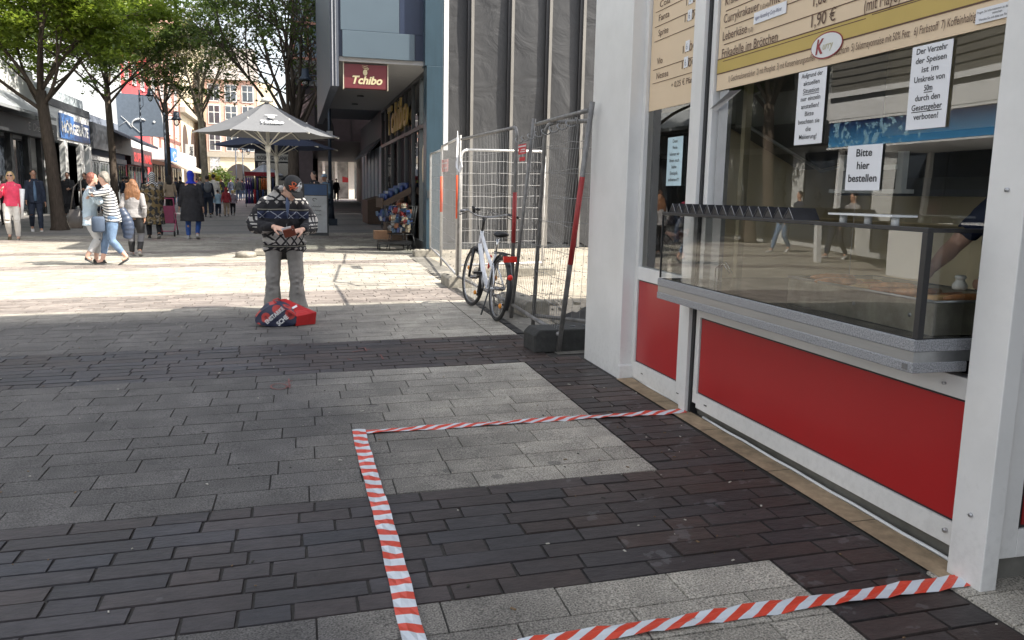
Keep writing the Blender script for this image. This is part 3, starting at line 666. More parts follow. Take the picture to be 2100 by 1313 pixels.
s=MB(); s.box(2.2485,2.25,8.02,8.30,1.932,1.945); s.box(2.2485,2.25,8.04,8.20,1.90,1.91); s.box(2.2485,2.25,8.04,8.24,1.88,1.888); s.build('sign_print',whitem,p0)
sg=thing('warning_sign','faded red and white warning sign on the far bright fence panel','sign',(2.5,13.95,1.8))
s=MB(); s.box(2.40,2.405,13.2,13.75,1.80,2.0); p0=s.build('sign_plate',mat('sign_faded',(.72,.35,.33),.5,var=.3,scale=20),sg)
s=MB(); s.box(2.398,2.4,13.25,13.7,1.93,1.95); s.box(2.398,2.4,13.3,13.6,1.85,1.87); s.build('sign_print',whitem,p0)
conc=mat('foot_concrete',(.30,.28,.24),.9,var=.25,scale=18,bump=.5,dirt=.3); rub=mat('foot_rubber',(.045,.045,.043),.85,var=.3,scale=18,bump=.4,dirt=.3)
def foot(label,x,y,m,L=.72,w=.24,h=.15,rz=0,holes=True):
    r=thing('fence_foot',label,'fence foot',(x,y,gz(x,y)),'fence feet'); Mx=Matrix.Translation((x,y,gz(x,y)-.01))@Matrix.Rotation(rz,4,'Z')
    s=MB(); pr=[(-L/2,0),(-L/2,h*.75),(-L/2+.05,h),(L/2-.05,h),(L/2,h*.75),(L/2,0)]
    s.prism([Mx@Vector((a,-w/2,b)) for a,b in pr],Mx.to_3x3()@Vector((0,w,0))); s.build('block',m,r,bev=.012)
    s=MB(); 
    for k in (-1,0,1): s.tube([Mx@Vector((k*.12,0,h-.002)),Mx@Vector((k*.12,0,h+.006))],.026,12)
    s.build('socket',dark,r); return r
foot('dark rubber foot beside the snack bar pillar, under the leaning post',2.37,6.77,rub,.82,.30,.20,rz=.05)
foot('pale concrete foot with a hollow end, at the orange banded post',2.20,11.35,conc,.34,.62,.17)
foot('low pale concrete foot lying behind the bicycle',2.50,8.9,conc,.3,.9,.18,rz=.1)
foot('long pale kerb like foot lying on the gravel behind the fence',3.35,12.4,conc,1.3,.3,.14,rz=.1)
foot('small concrete foot at the far end of the fence by the blue column',2.5,16.1,conc,.5,.3,.14)
# rubble under the fence
rb=MB(); random.seed(11)
for k in range(140):
    x=random.uniform(2.45,4.6); y=random.uniform(7.2,9.5) ; s_=random.uniform(.01,.05)
    Mr=Matrix.Translation((x,y,gz(x,y)+s_*.3))@Matrix.Rotation(random.uniform(0,3),4,(random.random(),random.random(),1)); rb.box(-s_,s_,-s_*.7,s_*.7,-s_*.4,s_*.4,M=Mr)
for k in range(500):
    x=random.uniform(2.5,8); y=random.uniform(9.5,17.4); s_=random.uniform(.005,.02)
    Mr=Matrix.Translation((x,y,gz(x,y)+s_*.2))@Matrix.Rotation(random.uniform(0,3),4,(random.random(),random.random(),1)); rb.box(-s_,s_,-s_*.7,s_*.7,-s_*.4,s_*.4,M=Mr)
tag(rb.build('rubble',conc),'scattered stones and rubble on the gravel building lot','rubble',kind='stuff')
# dark tarpaulin heap near pillar
random.seed(5)
s=MB(); n=14; grid=[]
for i in range(n+1):
    for j in range(n+1):
        x=2.62+1.3*i/n; y=6.75+1.5*j/n; e=min(i,n-i,j,n-j)/n
        grid.append((x,y,gz(x,y)+.01+min(.16,e*.9)*(.6+.6*random.random())))
s.smooth=True; s.add(grid,[(i*(n+1)+j,(i+1)*(n+1)+j,(i+1)*(n+1)+j+1,i*(n+1)+j+1) for i in range(n) for j in range(n)])
tag(s.build('tarpaulin_heap',mat('black_tarp',(.02,.02,.022),.4,var=.2)),'crumpled black plastic sheet on the ground behind the near fence','sheet')

# ================================================================ grey sheeting on the building gap
tm_=NT('scaffold_tarp',.7)
_c=tm_.mix(tm_.noise(1.2,5),(.04,.041,.044),(.056,.057,.06)); tm_.done(_c)
_b=tm_.t.nodes.new('ShaderNodeBump'); _b.inputs['Strength'].default_value=.6; _b.inputs['Distance'].default_value=.06; _n=tm_.t.nodes.new('ShaderNodeTexNoise'); _n.inputs['Scale'].default_value=1.6; _n.inputs['Detail'].default_value=4; _n.inputs['Distortion'].default_value=1.2; tm_.t.links.new(tm_.co,_n.inputs['Vector']); tm_.t.links.new(_n.outputs[0],_b.inputs['Height']); tm_.t.links.new(_b.outputs[0],tm_.b.inputs['Normal'])
random.seed(9)
sheets=thing('scaffold_sheeting','grey plastic sheeting stretched over timber battens on the house front','sheeting',(3,17.8,.3))
xs=[3.05,3.75,4.62,5.45,6.2,7.1,9.2]
ky=lambda x: 17.95-.10*(x-3)
for k in range(len(xs)-1):
    x0,x1=xs[k],xs[k+1]; s=MB(); s.smooth=True; nx,nz=26,44; g=[]
    for i in range(nx+1):
        u=i/nx; x=x0+(x1-x0)*u
        for j in range(nz+1):
            z=.35+8.5*j/nz; e=math.sin(math.pi*u)
            fold=.003*e*math.sin(u*5+math.sin(z*1.1+k)*1.2+k)+.012*e*math.sin(z*1.3+u*1.2+k*2)+.004*e*math.sin(z*4.5-u*3+k)
            g.append((x,ky(x)-.006*e+fold,z-(.05*math.sin(u*12+k) if j==0 else 0)))
    s.add(g,[(i*(nz+1)+j,(i+1)*(nz+1)+j,(i+1)*(nz+1)+j+1,i*(nz+1)+j+1) for i in range(nx) for j in range(nz)])
    s.build('sheet',tm_.m,sheets)
bat=mat('batten_white',(.20,.19,.175),.7,var=.2,scale=6,stretch=(1,1,.2))
for k,x in enumerate(xs[1:-1]):
    w=.032; MB().box(x-w,x+w,ky(x)-.10,ky(x)-.02,.3,8.8).build('batten',bat,sheets)
    MB().box(x-w-.07,x-w-.002,ky(x)-.07,ky(x)-.0,.3,8.8).build('dark_gap',black,sheets)
MB().box(3.06,9.2,ky(6)+.35,ky(6)+.6,.15,8.8).build('backing_wall',mat('old_wall',(.12,.11,.10),.9),sheets)
MB().box(3.06,9.2,ky(6)-.02,ky(6)+.3,.1,.36).build('base_beam',dark,sheets)

# ================================================================ coffee shop building
cb=thing('coffee_shop_building','blue panelled corner building with a coffee shop under its overhang','building',(2.6,17,.2))
lb_=mat('panel_light_blue',(.075,.105,.13),.35,var=.06,scale=.8,spec=.6); nv=mat('panel_navy',(.016,.026,.055),.4,var=.05); tl_=mat('column_teal',(.03,.057,.078),.35,var=.1,scale=3,stretch=(6,6,.6),dirt=.1)
dg=mat('panel_dark_grey',(.055,.065,.085),.5,var=.1)
B('overhang_wall',nv,cb,.86,2.6,16.53,26,4.02,7.2)
B('upper_storeys',mat('upper_grey',(.06,.07,.09),.5,var=.1),cb,.95,12,18.5,34,4.3,14)
B('upper_storeys',nv,cb,2.9,12,18.2,26.2,-.1,9)
s=MB(); s.box(.90,2.02,16.50,16.53,4.5,7.2); s.box(.93,2.32,16.47,16.53,4.0,4.492); s.build('blue_panel',lb_,cb,bev=.006)
s=MB(); s.box(2.03,2.5,16.515,16.53,4.5,7.19); s.box(2.33,2.5,16.515,16.53,4.01,4.492); s.build('navy_panel',nv,cb)
s=MB(); s.box(.70,.86,16.5,26,3.45,7.2); s.build('side_fin',dg,cb)
s=MB(); s.box(.735,.755,16.47,16.5,3.45,7.2); s.box(.80,.81,16.47,16.5,3.45,7.2); s.build('fin_strip',galv,cb)
s=MB(); s.box(2.53,2.86,16.3,16.7,.1,3.9); s.box(2.50,2.86,16.32,16.72,3.9,9); s.build('steel_column',tl_,cb,bev=.008)
s=MB(); s.box(2.88,2.97,16.35,16.5,2.3,9); s.build('white_pipe',whitem,cb)
s=MB(); 
s.box(2.55,2.6,16.28,16.30,1.35,1.5); 
s.build('sticker',dark,cb)
s=MB(); s.box(.87,2.66,16.55,26,3.93,4.015); s.build('soffit',mat('soffit_grey',(.34,.34,.35),.7,var=.05),cb)
s=MB()
for k in range(4): s.cyl((1.7,18+k*2.1,3.90),(1.7,18+k*2.1,3.928),.09,n=14)
s.build('ceiling_spot',dark,cb)
# glazing x=2.66
xg=2.66; ys=[16.75,17.9,19.1,20.4,21.8,23.3,24.8,26.0]
s=MB()
for y_ in ys: s.box(xg-.04,xg+.06,y_-.035,y_+.035,.2,3.93)
s.box(xg-.04,xg+.06,16.75,26,2.80,2.88); s.box(xg-.04,xg+.06,16.75,26,.2,.42); s.box(xg-.04,xg+.06,16.75,26,3.85,3.93)
s.build('window_frame',dark,cb)
for a,b_ in zip(ys[:-1],ys[1:]):
    s=MB(); s.quad((xg,b_-.035,.42),(xg,a+.035,.42),(xg,a+.035,2.8),(xg,b_-.035,2.8)); s.quad((xg,b_-.035,2.88),(xg,a+.035,2.88),(xg,a+.035,3.85),(xg,b_-.035,3.85)); s.build('window_pane',darkglass,cb)
s=MB(); s.box(2.70,2.86,17.0,17.03,.3,3.8); s.mi=0; s.build('curtain_strip',mat('cream_strip',(.6,.52,.38),.7),cb)
s=MB(); s.box(2.75,2.85,20.35,20.5,.3,2.75); s.build('warm_post',mat('warm_wood',(.5,.38,.22),.5),cb)
# gold letters on glazing
s=MB(); text(s,'Tchibo',(xg-.09,23.9,3.05),RX,UP,.75,width=4.3,bold=.02,shear=.25)
o=s.build('gold_lettering',mat('letter_gold',(.46,.34,.12),.4,.3),cb); sm_=o.modifiers.new('s','SOLIDIFY'); sm_.thickness=.04
# hanging sign with its bean emblem
sg=thing('hanging_sign','dark red coffee shop sign with gold lettering hanging under the overhang','sign',(1.35,16.6,3.45))
s=MB(); s.box(.965,1.80,16.62,16.74,3.44,3.90); pl=s.build('sign_box',mat('sign_maroon',(.115,.017,.022),.45,var=.05),sg,bev=.006)
B('sign_edge',mat('sign_cream',(.5,.46,.36),.5),pl,.945,.962,16.60,16.76,3.42,3.96); B('sign_edge',mat('sign_cream',(.5,.46,.36),.5),pl,1.803,1.815,16.6,16.76,3.42,3.98)
lm=mat('sign_letter',(.47,.41,.25),.5)
s=MB(); text(s,'Tchibo',(1.09,16.612,3.53),(1,0,0),UP,.155,width=.60,bold=.035,shear=.28); s.build('sign_lettering',lm,pl)
def bean(s,c,k,right,nrm):
    c=Vector(c); right=Vector(right); up=Vector((0,0,1)); nrm=Vector(nrm)
    s.prism([c+right*(math.cos(t*math.pi/10)*.040*k)+up*(math.sin(t*math.pi/10)*.055*k) for t in range(20)],nrm*.004)
    s.tube([c+right*a*k+up*b*k for a,b in ((-.045,.085),(.0,.075),(.045,.085),(.06,.07),(.045,.05),(.0,.045))],[.004*k,.009*k,.009*k,.009*k,.008*k,.004*k],6)
    s.tube([c+right*a*k+up*b*k for a,b in ((-.06,.12),(.0,.112),(.05,.125))],[.003*k,.007*k,.004*k],6)
s=MB(); bean(s,(1.37,16.612,3.745),1.05,(1,0,0),(0,-1,0)); s.build('bean_emblem',lm,pl)
# poster disc
s=MB(); cy,cz=17.35,2.05
s.prism([(2.64,cy+.26*math.cos(t*math.pi/14),cz+.42*math.sin(t*math.pi/14)) for t in range(28)],(.01,0,0)); tag(s.build('window_poster',mat('poster_cream',(.55,.46,.33),.5,var=.1)),'oval cream poster stuck on the near shop window','poster')
# inside of the shop: shelves with goods
sh=thing('shop_shelf','dark shop shelving with warm packages behind the near windows','shelving',(3.0,20,.2))
s=MB()
for z_ in (.6,1.1,1.6,2.1): s.box(2.75,2.88,19.6,25.5,z_,z_+.03)
s.build('shelf_board',dark,sh)
# display stands outside the shop
pk=[mat('pack_blue',(.02,.04,.14),.4),mat('pack_white',(.3,.3,.31),.4),mat('pack_orange',(.16,.06,.03),.4),mat('pack_red',(.16,.02,.02),.4),mat('pack_black',(.03,.03,.04),.4),mat('pack_cream',(.3,.25,.18),.4),mat('pack_sky',(.04,.08,.14),.4)]
wood=mat('crate_wood',(.08,.05,.032),.6,var=.2,scale=12)
def packs(s,cx,cy,cz,lx,ly,n,sz=.09,lay=2,cols=range(7)):
    for k in range(n):
        x=cx+random.uniform(-lx,lx)/2; y=cy+random.uniform(-ly,ly)/2; z=cz+random.uniform(0,sz*lay)
        Mr=Matrix.Translation((x,y,z))@Matrix.Rotation(random.uniform(0,3.1),4,'Z')@Matrix.Rotation(random.uniform(-.8,.8),4,'X'); s.mi=random.choice(list(cols)); s.box(-sz*.5,sz*.5,-sz*.35,sz*.35,-sz*.5,sz*.6,M=Mr)
random.seed(21)
bn=thing('display_bin','round wire bin on thin legs piled with assorted colourful packets','display bin',(2.2,17.6,gz(2.2,17.6)))
g_=gz(2.2,17.6)
s=MB(); 
for t in range(14):
    a=t*math.pi/7; s.tube([(2.18+.27*math.cos(a),17.6+.27*math.sin(a),g_+.35),(2.18+.36*math.cos(a),17.6+.36*math.sin(a),g_+.95)],.006,4)
for z_,r_ in ((.35,.27),(.6,.31),(.95,.36)): s.torus((2.18,17.6,g_+z_),(0,0,1),r_,.007,24,4)
for t in range(5):
    a=t*1.26; s.tube([(2.18+.26*math.cos(a),17.6+.26*math.sin(a),g_+.35),(2.18+.34*math.cos(a),17.6+.34*math.sin(a),g_+.01)],.009,5)
s.build('wire_basket',black,bn)
s=MB(); packs(s,2.18,17.6,g_+.42,.42,.42,90,.09,6); s.build('packet_pile',pk,bn)
bn=thing('display_crate','wooden display trolley with sloping crate of blue and white cans','display crate',(2.2,19.6,gz(2.2,19.6)))
g_=gz(2.2,19.6)
s=MB(); s.prism([(1.95,19.0,g_+1.0),(2.6,19.0,g_+1.35),(2.6,19.0,g_+1.2),(1.95,19.0,g_+.85)],(0,1.5,0)); s.prism([(1.93,19.0,g_+.85),(1.93,19.0,g_+1.08),(1.96,19.0,g_+1.08),(1.96,19.0,g_+.85)],(0,1.5,0))
s.box(2.3,2.55,19.1,20.3,g_+.1,g_+.95); s.build('crate_body',wood,bn)
s=MB()
for i in range(5):
    for j in range(9):
        x=2.03+i*.12; z_=g_+1.02+i*.065; s.mi=random.choice([0,0,1,6]); s.cyl((x,19.1+j*.16,z_),(x,19.1+j*.16,z_+.16),.045,n=8)
s.build('can_row',pk,bn)
s=MB(); s.box(2.05,2.5,18.8,19.9,g_+.12,g_+.5); s.build('lower_crate',wood,bn)
s=MB(); packs(s,2.1,19.0,g_+.55,.5,.7,60,.1,2,(0,0,4,6,1)); s.build('packet_pile',pk,bn)
bn=thing('low_basket','low brown cardboard tray of goods standing at the foot of the wire bin','basket',(1.9,17.6,gz(1.9,17.6)))
g_=gz(1.8,17.7)
s=MB(); s.box(1.66,2.0,17.9,18.3,g_+.22,g_+.4); s.build('tray_box',mat('cardboard',(.25,.14,.08),.8),bn)
s=MB(); s.box(1.7,2.4,17.45,17.9,g_+.14,g_+.2)
for x_,y_ in ((1.72,17.5),(2.38,17.5),(1.72,17.88),(2.38,17.88)): s.tube([(x_,y_,g_+.01),(x_,y_,g_+.16)],.015,5)
s.build('frame_rail',black,bn)

# second shop further along + counter
s2=thing('arcade_shop','dark arcade shop front with a slatted awning beyond the coffee shop','shop front',(2.9,30,.3))
s=MB(); s.box(2.9,3.4,26.3,37.9,.2,4.2); s.build('shop_wall',mat('arcade_dark',(.06,.05,.055),.6),s2)
s=MB()
for k in range(7): s.box(2.86,2.9,26.8+k*1.5,27.7+k*1.5,1.1,3.0)
s.build('window',mat('pale_window',(.35,.38,.42),.3),s2)
s=MB(); s.prism([(2.9,29,3.2),(2.9,29,3.3),(2.45,29,2.8),(2.45,29,2.72)],(0,6,0)); s.build('awning',mat('awning_dark',(.05,.05,.06),.7),s2)
s=MB(); s.prism([(2.4,28.5,.35),(2.9,28.5,.35),(2.9,28.5,1.3),(2.4,28.5,1.15)],(0,2.2,0)); s.build('counter_box',wood,s2)

# ================================================================ purple granite block over the passage
pg=mat('purple_granite',(.115,.085,.095),.5,var=.12,scale=5,dirt=.1)
pb=thing('passage_building','purple granite office block bridging a dark passage','building',(.4,38,.4))
B('bridge_slab',pg,pb,-.05,14,38,64.5,3.66,5.45); 
s=MB(); s.box(-.05,14,38.15,64.5,5.452,14); s.build('upper_wall',mat('purple_upper',(.075,.06,.07),.5,var=.15,scale=1),pb)
B('side_wall',mat('passage_wall',(.04,.037,.04),.7),pb,4.6,14,38.0,64.5,0,3.655)
for (x0,x1,y0,y1) in ((.04,.80,38.02,38.9),(.04,.80,50,50.9),(.04,.9,63.5,64.4)):
    B('column',pg,pb,x0,x1,y0,y1,.2,3.655,bev=.02)
B('column',pg,pb,4.2,4.6,38.02,38.8,.2,3.655)
B('inner_wall',mat('passage_wall2',(.05,.045,.05),.7),pb,-.5,1.6,60,64.4,.3,3.655)
s=MB(); s.box(-.04,.9,37.97,38,3.7,5.4); s.build('fascia_joint',pg,pb)
for k in range(5):
    s=MB(); s.box(.9+k*1.6,.915+k*1.6,37.985,38,3.66,5.45); s.build('joint_line',dark,pb)
s=MB(); s.box(1.2,4,37.2,38,5.46,5.75); sp_=s.build('ledge',mat('ledge_pale',(.42,.40,.38),.7),pb)
s=MB()
for k in range(9): s.ell((1.4+k*.28,37.19,5.53),(.07,.01,.05),8,5)
for k in range(7): s.ell((1.5+k*.34,37.19,5.66),(.09,.01,.03),8,5)
s.build('vent_hole',dark,sp_)
s=MB(); s.prism([(1.0+.95*math.cos(t*math.pi/12)-.2,37.98,4.0+1.15*math.sin(t*math.pi/12)) for t in range(13)]+[(-.15,37.98,3.7),(1.75,37.98,3.7)],(0,.02,0)); s.build('arch_recess',mat('arch_dark',(.03,.026,.03),.8),pb)
# glazed storeys above
gb=mat('reflecting_glass',(.05,.07,.10),.06,.0,var=.3,scale=.5,spec=1.0)
s=MB(); s.box(-.04,6,38.11,38.15,7.2,13.8); s.build('glass_storey',gb,pb)
s=MB()
for k in range(9): s.box(.02+k*.62,.10+k*.62,38.05,38.11,7.1,13.9)
for z_ in (7.1,8.6,10.1,11.6): s.box(-.04,6,38.06,38.12,z_,z_+.12)
s.build('window_frame',mat('rust_frame',(.12,.055,.045),.5),pb)
s=MB(); s.box(-.05,6,38.0,38.14,6.0,7.08); s.build('dark_band',mat('dark_band',(.025,.028,.035),.5),pb)
# pavement courtyard beyond
cy_=thing('courtyard_building','sunlit white colonnade and glazed shops beyond the passage','building',(3,75,.7))
wst=mat('white_stone',(.75,.72,.64),.7,var=.05)
B('back_wall',mat('shop_grey',(.5,.5,.48),.6,var=.5,scale=1.2),cy_,-2,12,78,79,.5,6)
for k,x_ in enumerate((2.3,3.35,4.5,5.7,7)): B('column',wst,cy_,x_,x_+(.5 if k==2 else .2),72+.3*k,72.4+.3*k,.6,5.5)
B('ledge',wst,cy_,-2,12,71.5,78,4.3,4.9)
for x_ in (2.6,4.9): B('shop_window',mat('bright_window',(.45,.5,.5),.2),cy_,x_,x_+.7,77.9,78,.8,3.4)
s=MB(); s.prism([(4.0,73,2.2),(5.0,73,2.2),(5.0,73,2.5),(4.0,73,2.7)],(0,.1,0)); s.build('red_awning',mat('awn_red',(.5,.05,.06),.7),cy_)
# street front of the drinks stall behind the umbrellas
ds=thing('drinks_shop','dark drinks shop with a striped canopy and a white name board','shop front',(-1,52,.5))
s=MB(); s.box(-2.4,-.2,54,60,.3,5.0); s.build('shop_wall',mat('shop_black',(.04,.04,.045),.6),ds)
s=MB(); s.box(-2.35,-.25,53.9,54,3.2,3.65); nb=s.build('name_board',mat('board_pale',(.5,.48,.42),.6),ds)
s=MB(); text(s,'KIOSK · GETRÄNKE',(-2.25,53.88,3.3),(1,0,0),UP,.24,width=1.95,bold=.02); s.build('board_lettering',ink,nb)
s=MB()
for k in range(5): s.box(-2.35,-.25,53.9-k*.02,53.95-k*.02,3.9+k*.22,4.0+k*.22)
s.build('canopy_stripe',mat('stripe_pale',(.6,.58,.52),.6),ds)
s=MB(); s.box(-2.2,-.4,53.93,54,.5,3.1); s.build('shop_window',darkglass,ds)

# ================================================================ lamps
lm_=mat('lamp_paint',(.045,.06,.085),.45,.3); lg_=glass('lamp_glass',(.85,.85,.8),1.5,.05)
def lamp(label,x,y,h,arm=-.75,far=False,group='street lamps',base=True):
    g_=gz(x,y); r=thing('street_lamp',label,'street lamp',(x,y,g_),group)
    s=MB()
    if base: s.box(x-.21,x+.21,y-.21,y+.21,g_-.02,g_+.22); s.tube([(x,y,g_+.22),(x,y,g_+.45),(x,y,g_+1.45),(x,y,g_+1.5)],[.15,.12,.085,.10],12)
    s.tube([(x,y,g_+(1.5 if base else 0)),(x,y,g_+h)],[.062,.045],10); s.build('pole',lm_,r)
    s=MB(); zt=g_+h-.12
    for dz in (0,-.16): s.tube([(x,y,zt+dz),(x+arm,y,zt+dz+(.0 if dz else .02))],.018,6)
    s.tube([(x,y,zt-.85),(x+arm*.32,y,zt-.65),(x+arm*.32,y,zt)],.014,6); s.build('arm',lm_,r)
    xc=x+arm; s=MB(); s.tube([(xc,y,zt+.22),(xc,y,zt+.20),(xc,y,zt-.02),(xc,y,zt-.06),(xc,y,zt-.14),(xc,y,zt-.15)],[.02,.11,.13,.17,.22,.2],14); hd_=s.build('lamp_head',lm_,r)
    s=MB(); s.tube([(xc,y,zt-.15),(xc,y,zt-.28),(xc,y,zt-.38),(xc,y,zt-.44)],[.125,.125,.08,.01],12); s.build('lamp_globe',lg_,hd_)
    return r
l0=lamp('tall lamp post on a square foot right of the patterned jacket man',1.15,28.4,5.0)
s=MB(); s.torus((1.15,28.4,gz(1.15,28.4)+3.05),(0,0,1),.075,.03,12,6); s.box(1.05,1.25,28.3,28.33,gz(1.15,28.4)+3.0,gz(1.15,28.4)+3.12); s.build('pole_clamp',galv,l0)
for (px,py,lab) in ((345,440,'slim dark lamp post in front of the timbered pink house'),(297,430,'slim lamp post in front of the red house')):
    p=G(px,py); h_=oY(px,232 if px>320 else 185,p.y).z-gz(p.x,p.y); lamp(lab,p.x,p.y,h_,.5,base=False)
for (px,py,ph,lab) in ((486,408,300,'thin far lamp post left of the clothes stall'),(500,405,305,'thin far lamp post nearest the clothes stall')):
    p=G(px,py); h_=oY(px,ph,p.y).z-gz(p.x,p.y); lamp(lab,p.x,p.y,h_,.5,base=False)

# ================================================================ umbrellas
can_g=mat('canopy_grey',(.13,.134,.142),.85,var=.04,scale=3); can_n=mat('canopy_navy',(.012,.02,.05),.85); can_f=mat('canopy_pale',(.4,.42,.45),.85); rib_m=mat('rib_cream',(.58,.57,.52),.45)
def umbrella(label,x,y,zr,zt,R,m,pole=True,sq=6,rot=0.,logo=False,group='parasols in the street'):
    g_=gz(x,y); r=thing('parasol',label,'parasol',(x,y,g_),group); s=MB()
    rim=[Vector((x+R*math.cos(rot+2*math.pi*k/sq),y+R*math.sin(rot+2*math.pi*k/sq),zr)) for k in range(sq)]; top=Vector((x,y,zt))
    vs=[top-Vector((0,0,.02))]; fs=[]; N=6
    for k in range(sq):
        for j in range(N):
            a=rim[k].lerp(rim[(k+1)%sq],j/N); mid=math.sin(math.pi*j/N)
            a=a+(Vector((x,y,zr))-a)*.05*mid
            for q in (.33,.66,1.): vs.append(top.lerp(a,q)-Vector((0,0,.05*math.sin(math.pi*q)))-Vector((0,0,.02*mid)))
    n=sq*N
    for k in range(n):
        a=1+k*3; b=1+((k+1)%n)*3; fs+=[(0,a,b),(a,a+1,b+1,b),(a+1,a+2,b+2,b+1)]
    s.add(vs,fs); c=s.build('canopy',m,r)
    s=MB(); s.tube([(x,y,zt+.03),(x,y,zt+.06),(x,y,zt+.02),(x,y,zt-.02)],[.02,.08,.11,.12],12); s.build('cap',rib_m,r)
    hz_=zr-.22 if R>1 else zr-.15
    for k in range(sq):
        e=rim[k]; h_=top.lerp(e,.55)-Vector((0,0,.03))
        q=MB(); q.tube([top.lerp(e,.06)-Vector((0,0,.06)),top.lerp(e,.5)-Vector((0,0,.09)),top.lerp(e,1.0)-Vector((0,0,.02))],.014,5); q.tube([(x,y,hz_),h_],.014,5); q.build('rib',rib_m,r)
    s=MB(); s.tube([(x,y,g_+.1),(x,y,zt)],.036,12); s.tube([(x,y,hz_-.12),(x,y,hz_-.02),(x,y,hz_+.02)],[.045,.06,.055],12); s.build('pole',rib_m,r)
    s=MB(); s.box(x-.30,x+.30,y-.30,y+.30,g_+.005,g_+.10); s.build('foot_slab',conc,r,bev=.01)
    if logo:
        # the panel facing the viewer
        a=rim[3 if sq==6 else 0]; best=min(range(sq),key=lambda k:(rim[k].y+rim[(k+1)%sq].y)); a,b=rim[best],rim[(best+1)%sq]
        if a.x>b.x: a,b=b,a
        mid=(a+b)/2; rt=(b-a).normalized(); upv=(top-mid).normalized(); nn=rt.cross(upv).normalized()
        if nn.y>0: nn=-nn
        q=MB(); o_=mid+upv*.42
        text(q,'Tchibo',o_-rt*.18+Vector((0,-.012,0)),rt,upv,.13,width=.44,bold=.04,shear=.25)
        cc=o_+rt*.05+upv*.28+Vector((0,-.012,0))
        q.add([cc+rt*(math.cos(t*math.pi/8)*.065)+upv*(math.sin(t*math.pi/8)*.05) for t in range(16)],[tuple(range(16))])
        q.add([cc+rt*(math.cos(t*math.pi/8)*.12)+upv*(.085+math.sin(t*math.pi/8)*.014) for t in range(16)],[tuple(range(16))])
        for j_,v_ in enumerate(q.v):
            p_=Vector(v_); qf=(zt-p_.z)/(zt-zr); p_.z+=-.05*math.sin(math.pi*qf)-.035*qf+.028; q.v[j_]=tuple(p_)
        q.build('canopy_print',whitem,c)
    return r
umbrella('grey coffee shop parasol standing behind the patterned jacket man',-.50,17.1,2.52,3.17,1.39,can_g,rot=R_(4),logo=True,sq=6)
umbrella('navy parasol half hidden behind the grey one',-.40,19.9,2.42,2.95,1.42,can_n,rot=R_(10))
umbrella('small pale far parasol over the clothes stall',-1.72,50,2.3,2.95,1.1,can_f,sq=8)
p=G(690,300) if False else None
pc=MB(); pc.tube([(-.95,16.6,gz(-.9,16.6)+.0),(-.95,16.6,gz(-.9,16.6)+.09),(-.95,16.6,gz(-.9,16.6)+.11)],[.2,.19,.12],16)
tag(pc.build('paving_weight',conc),'low round grey stone weight on the sunlit paving left of the man','weight')

# A-board sign
ab=thing('pavement_board','tall advertising board with a blue header beside the lamp post','sign board',(.5,22.6,gz(.5,22.6)))
g_=gz(.5,22.6)
s=MB(); s.box(.20,.86,22.6,22.66,g_+.02,g_+1.4); s.build('board_frame',dark,ab,bev=.005)
s=MB(); s.box(.24,.82,22.585,22.6,g_+.1,g_+1.08); pn=s.build('white_panel',mat('board_white',(.5,.52,.54),.4),ab)
s=MB(); s.box(.24,.82,22.58,22.6,g_+1.1,g_+1.38); s.build('blue_header',mat('header_blue',(.04,.09,.2),.4),ab)
s=MB(); 
s.tube([(.5+.05*math.cos(t*.6),22.58,g_+.98+.04*math.sin(t*.6)) for t in range(9)],.006,4)
for k in range(3): s.tube([(.40+t*.018,22.58,g_+.80-k*.11+.02*math.sin(t*1.9+k)) for t in range(16)],.005,4)
s.build('script_print',ink,pn)

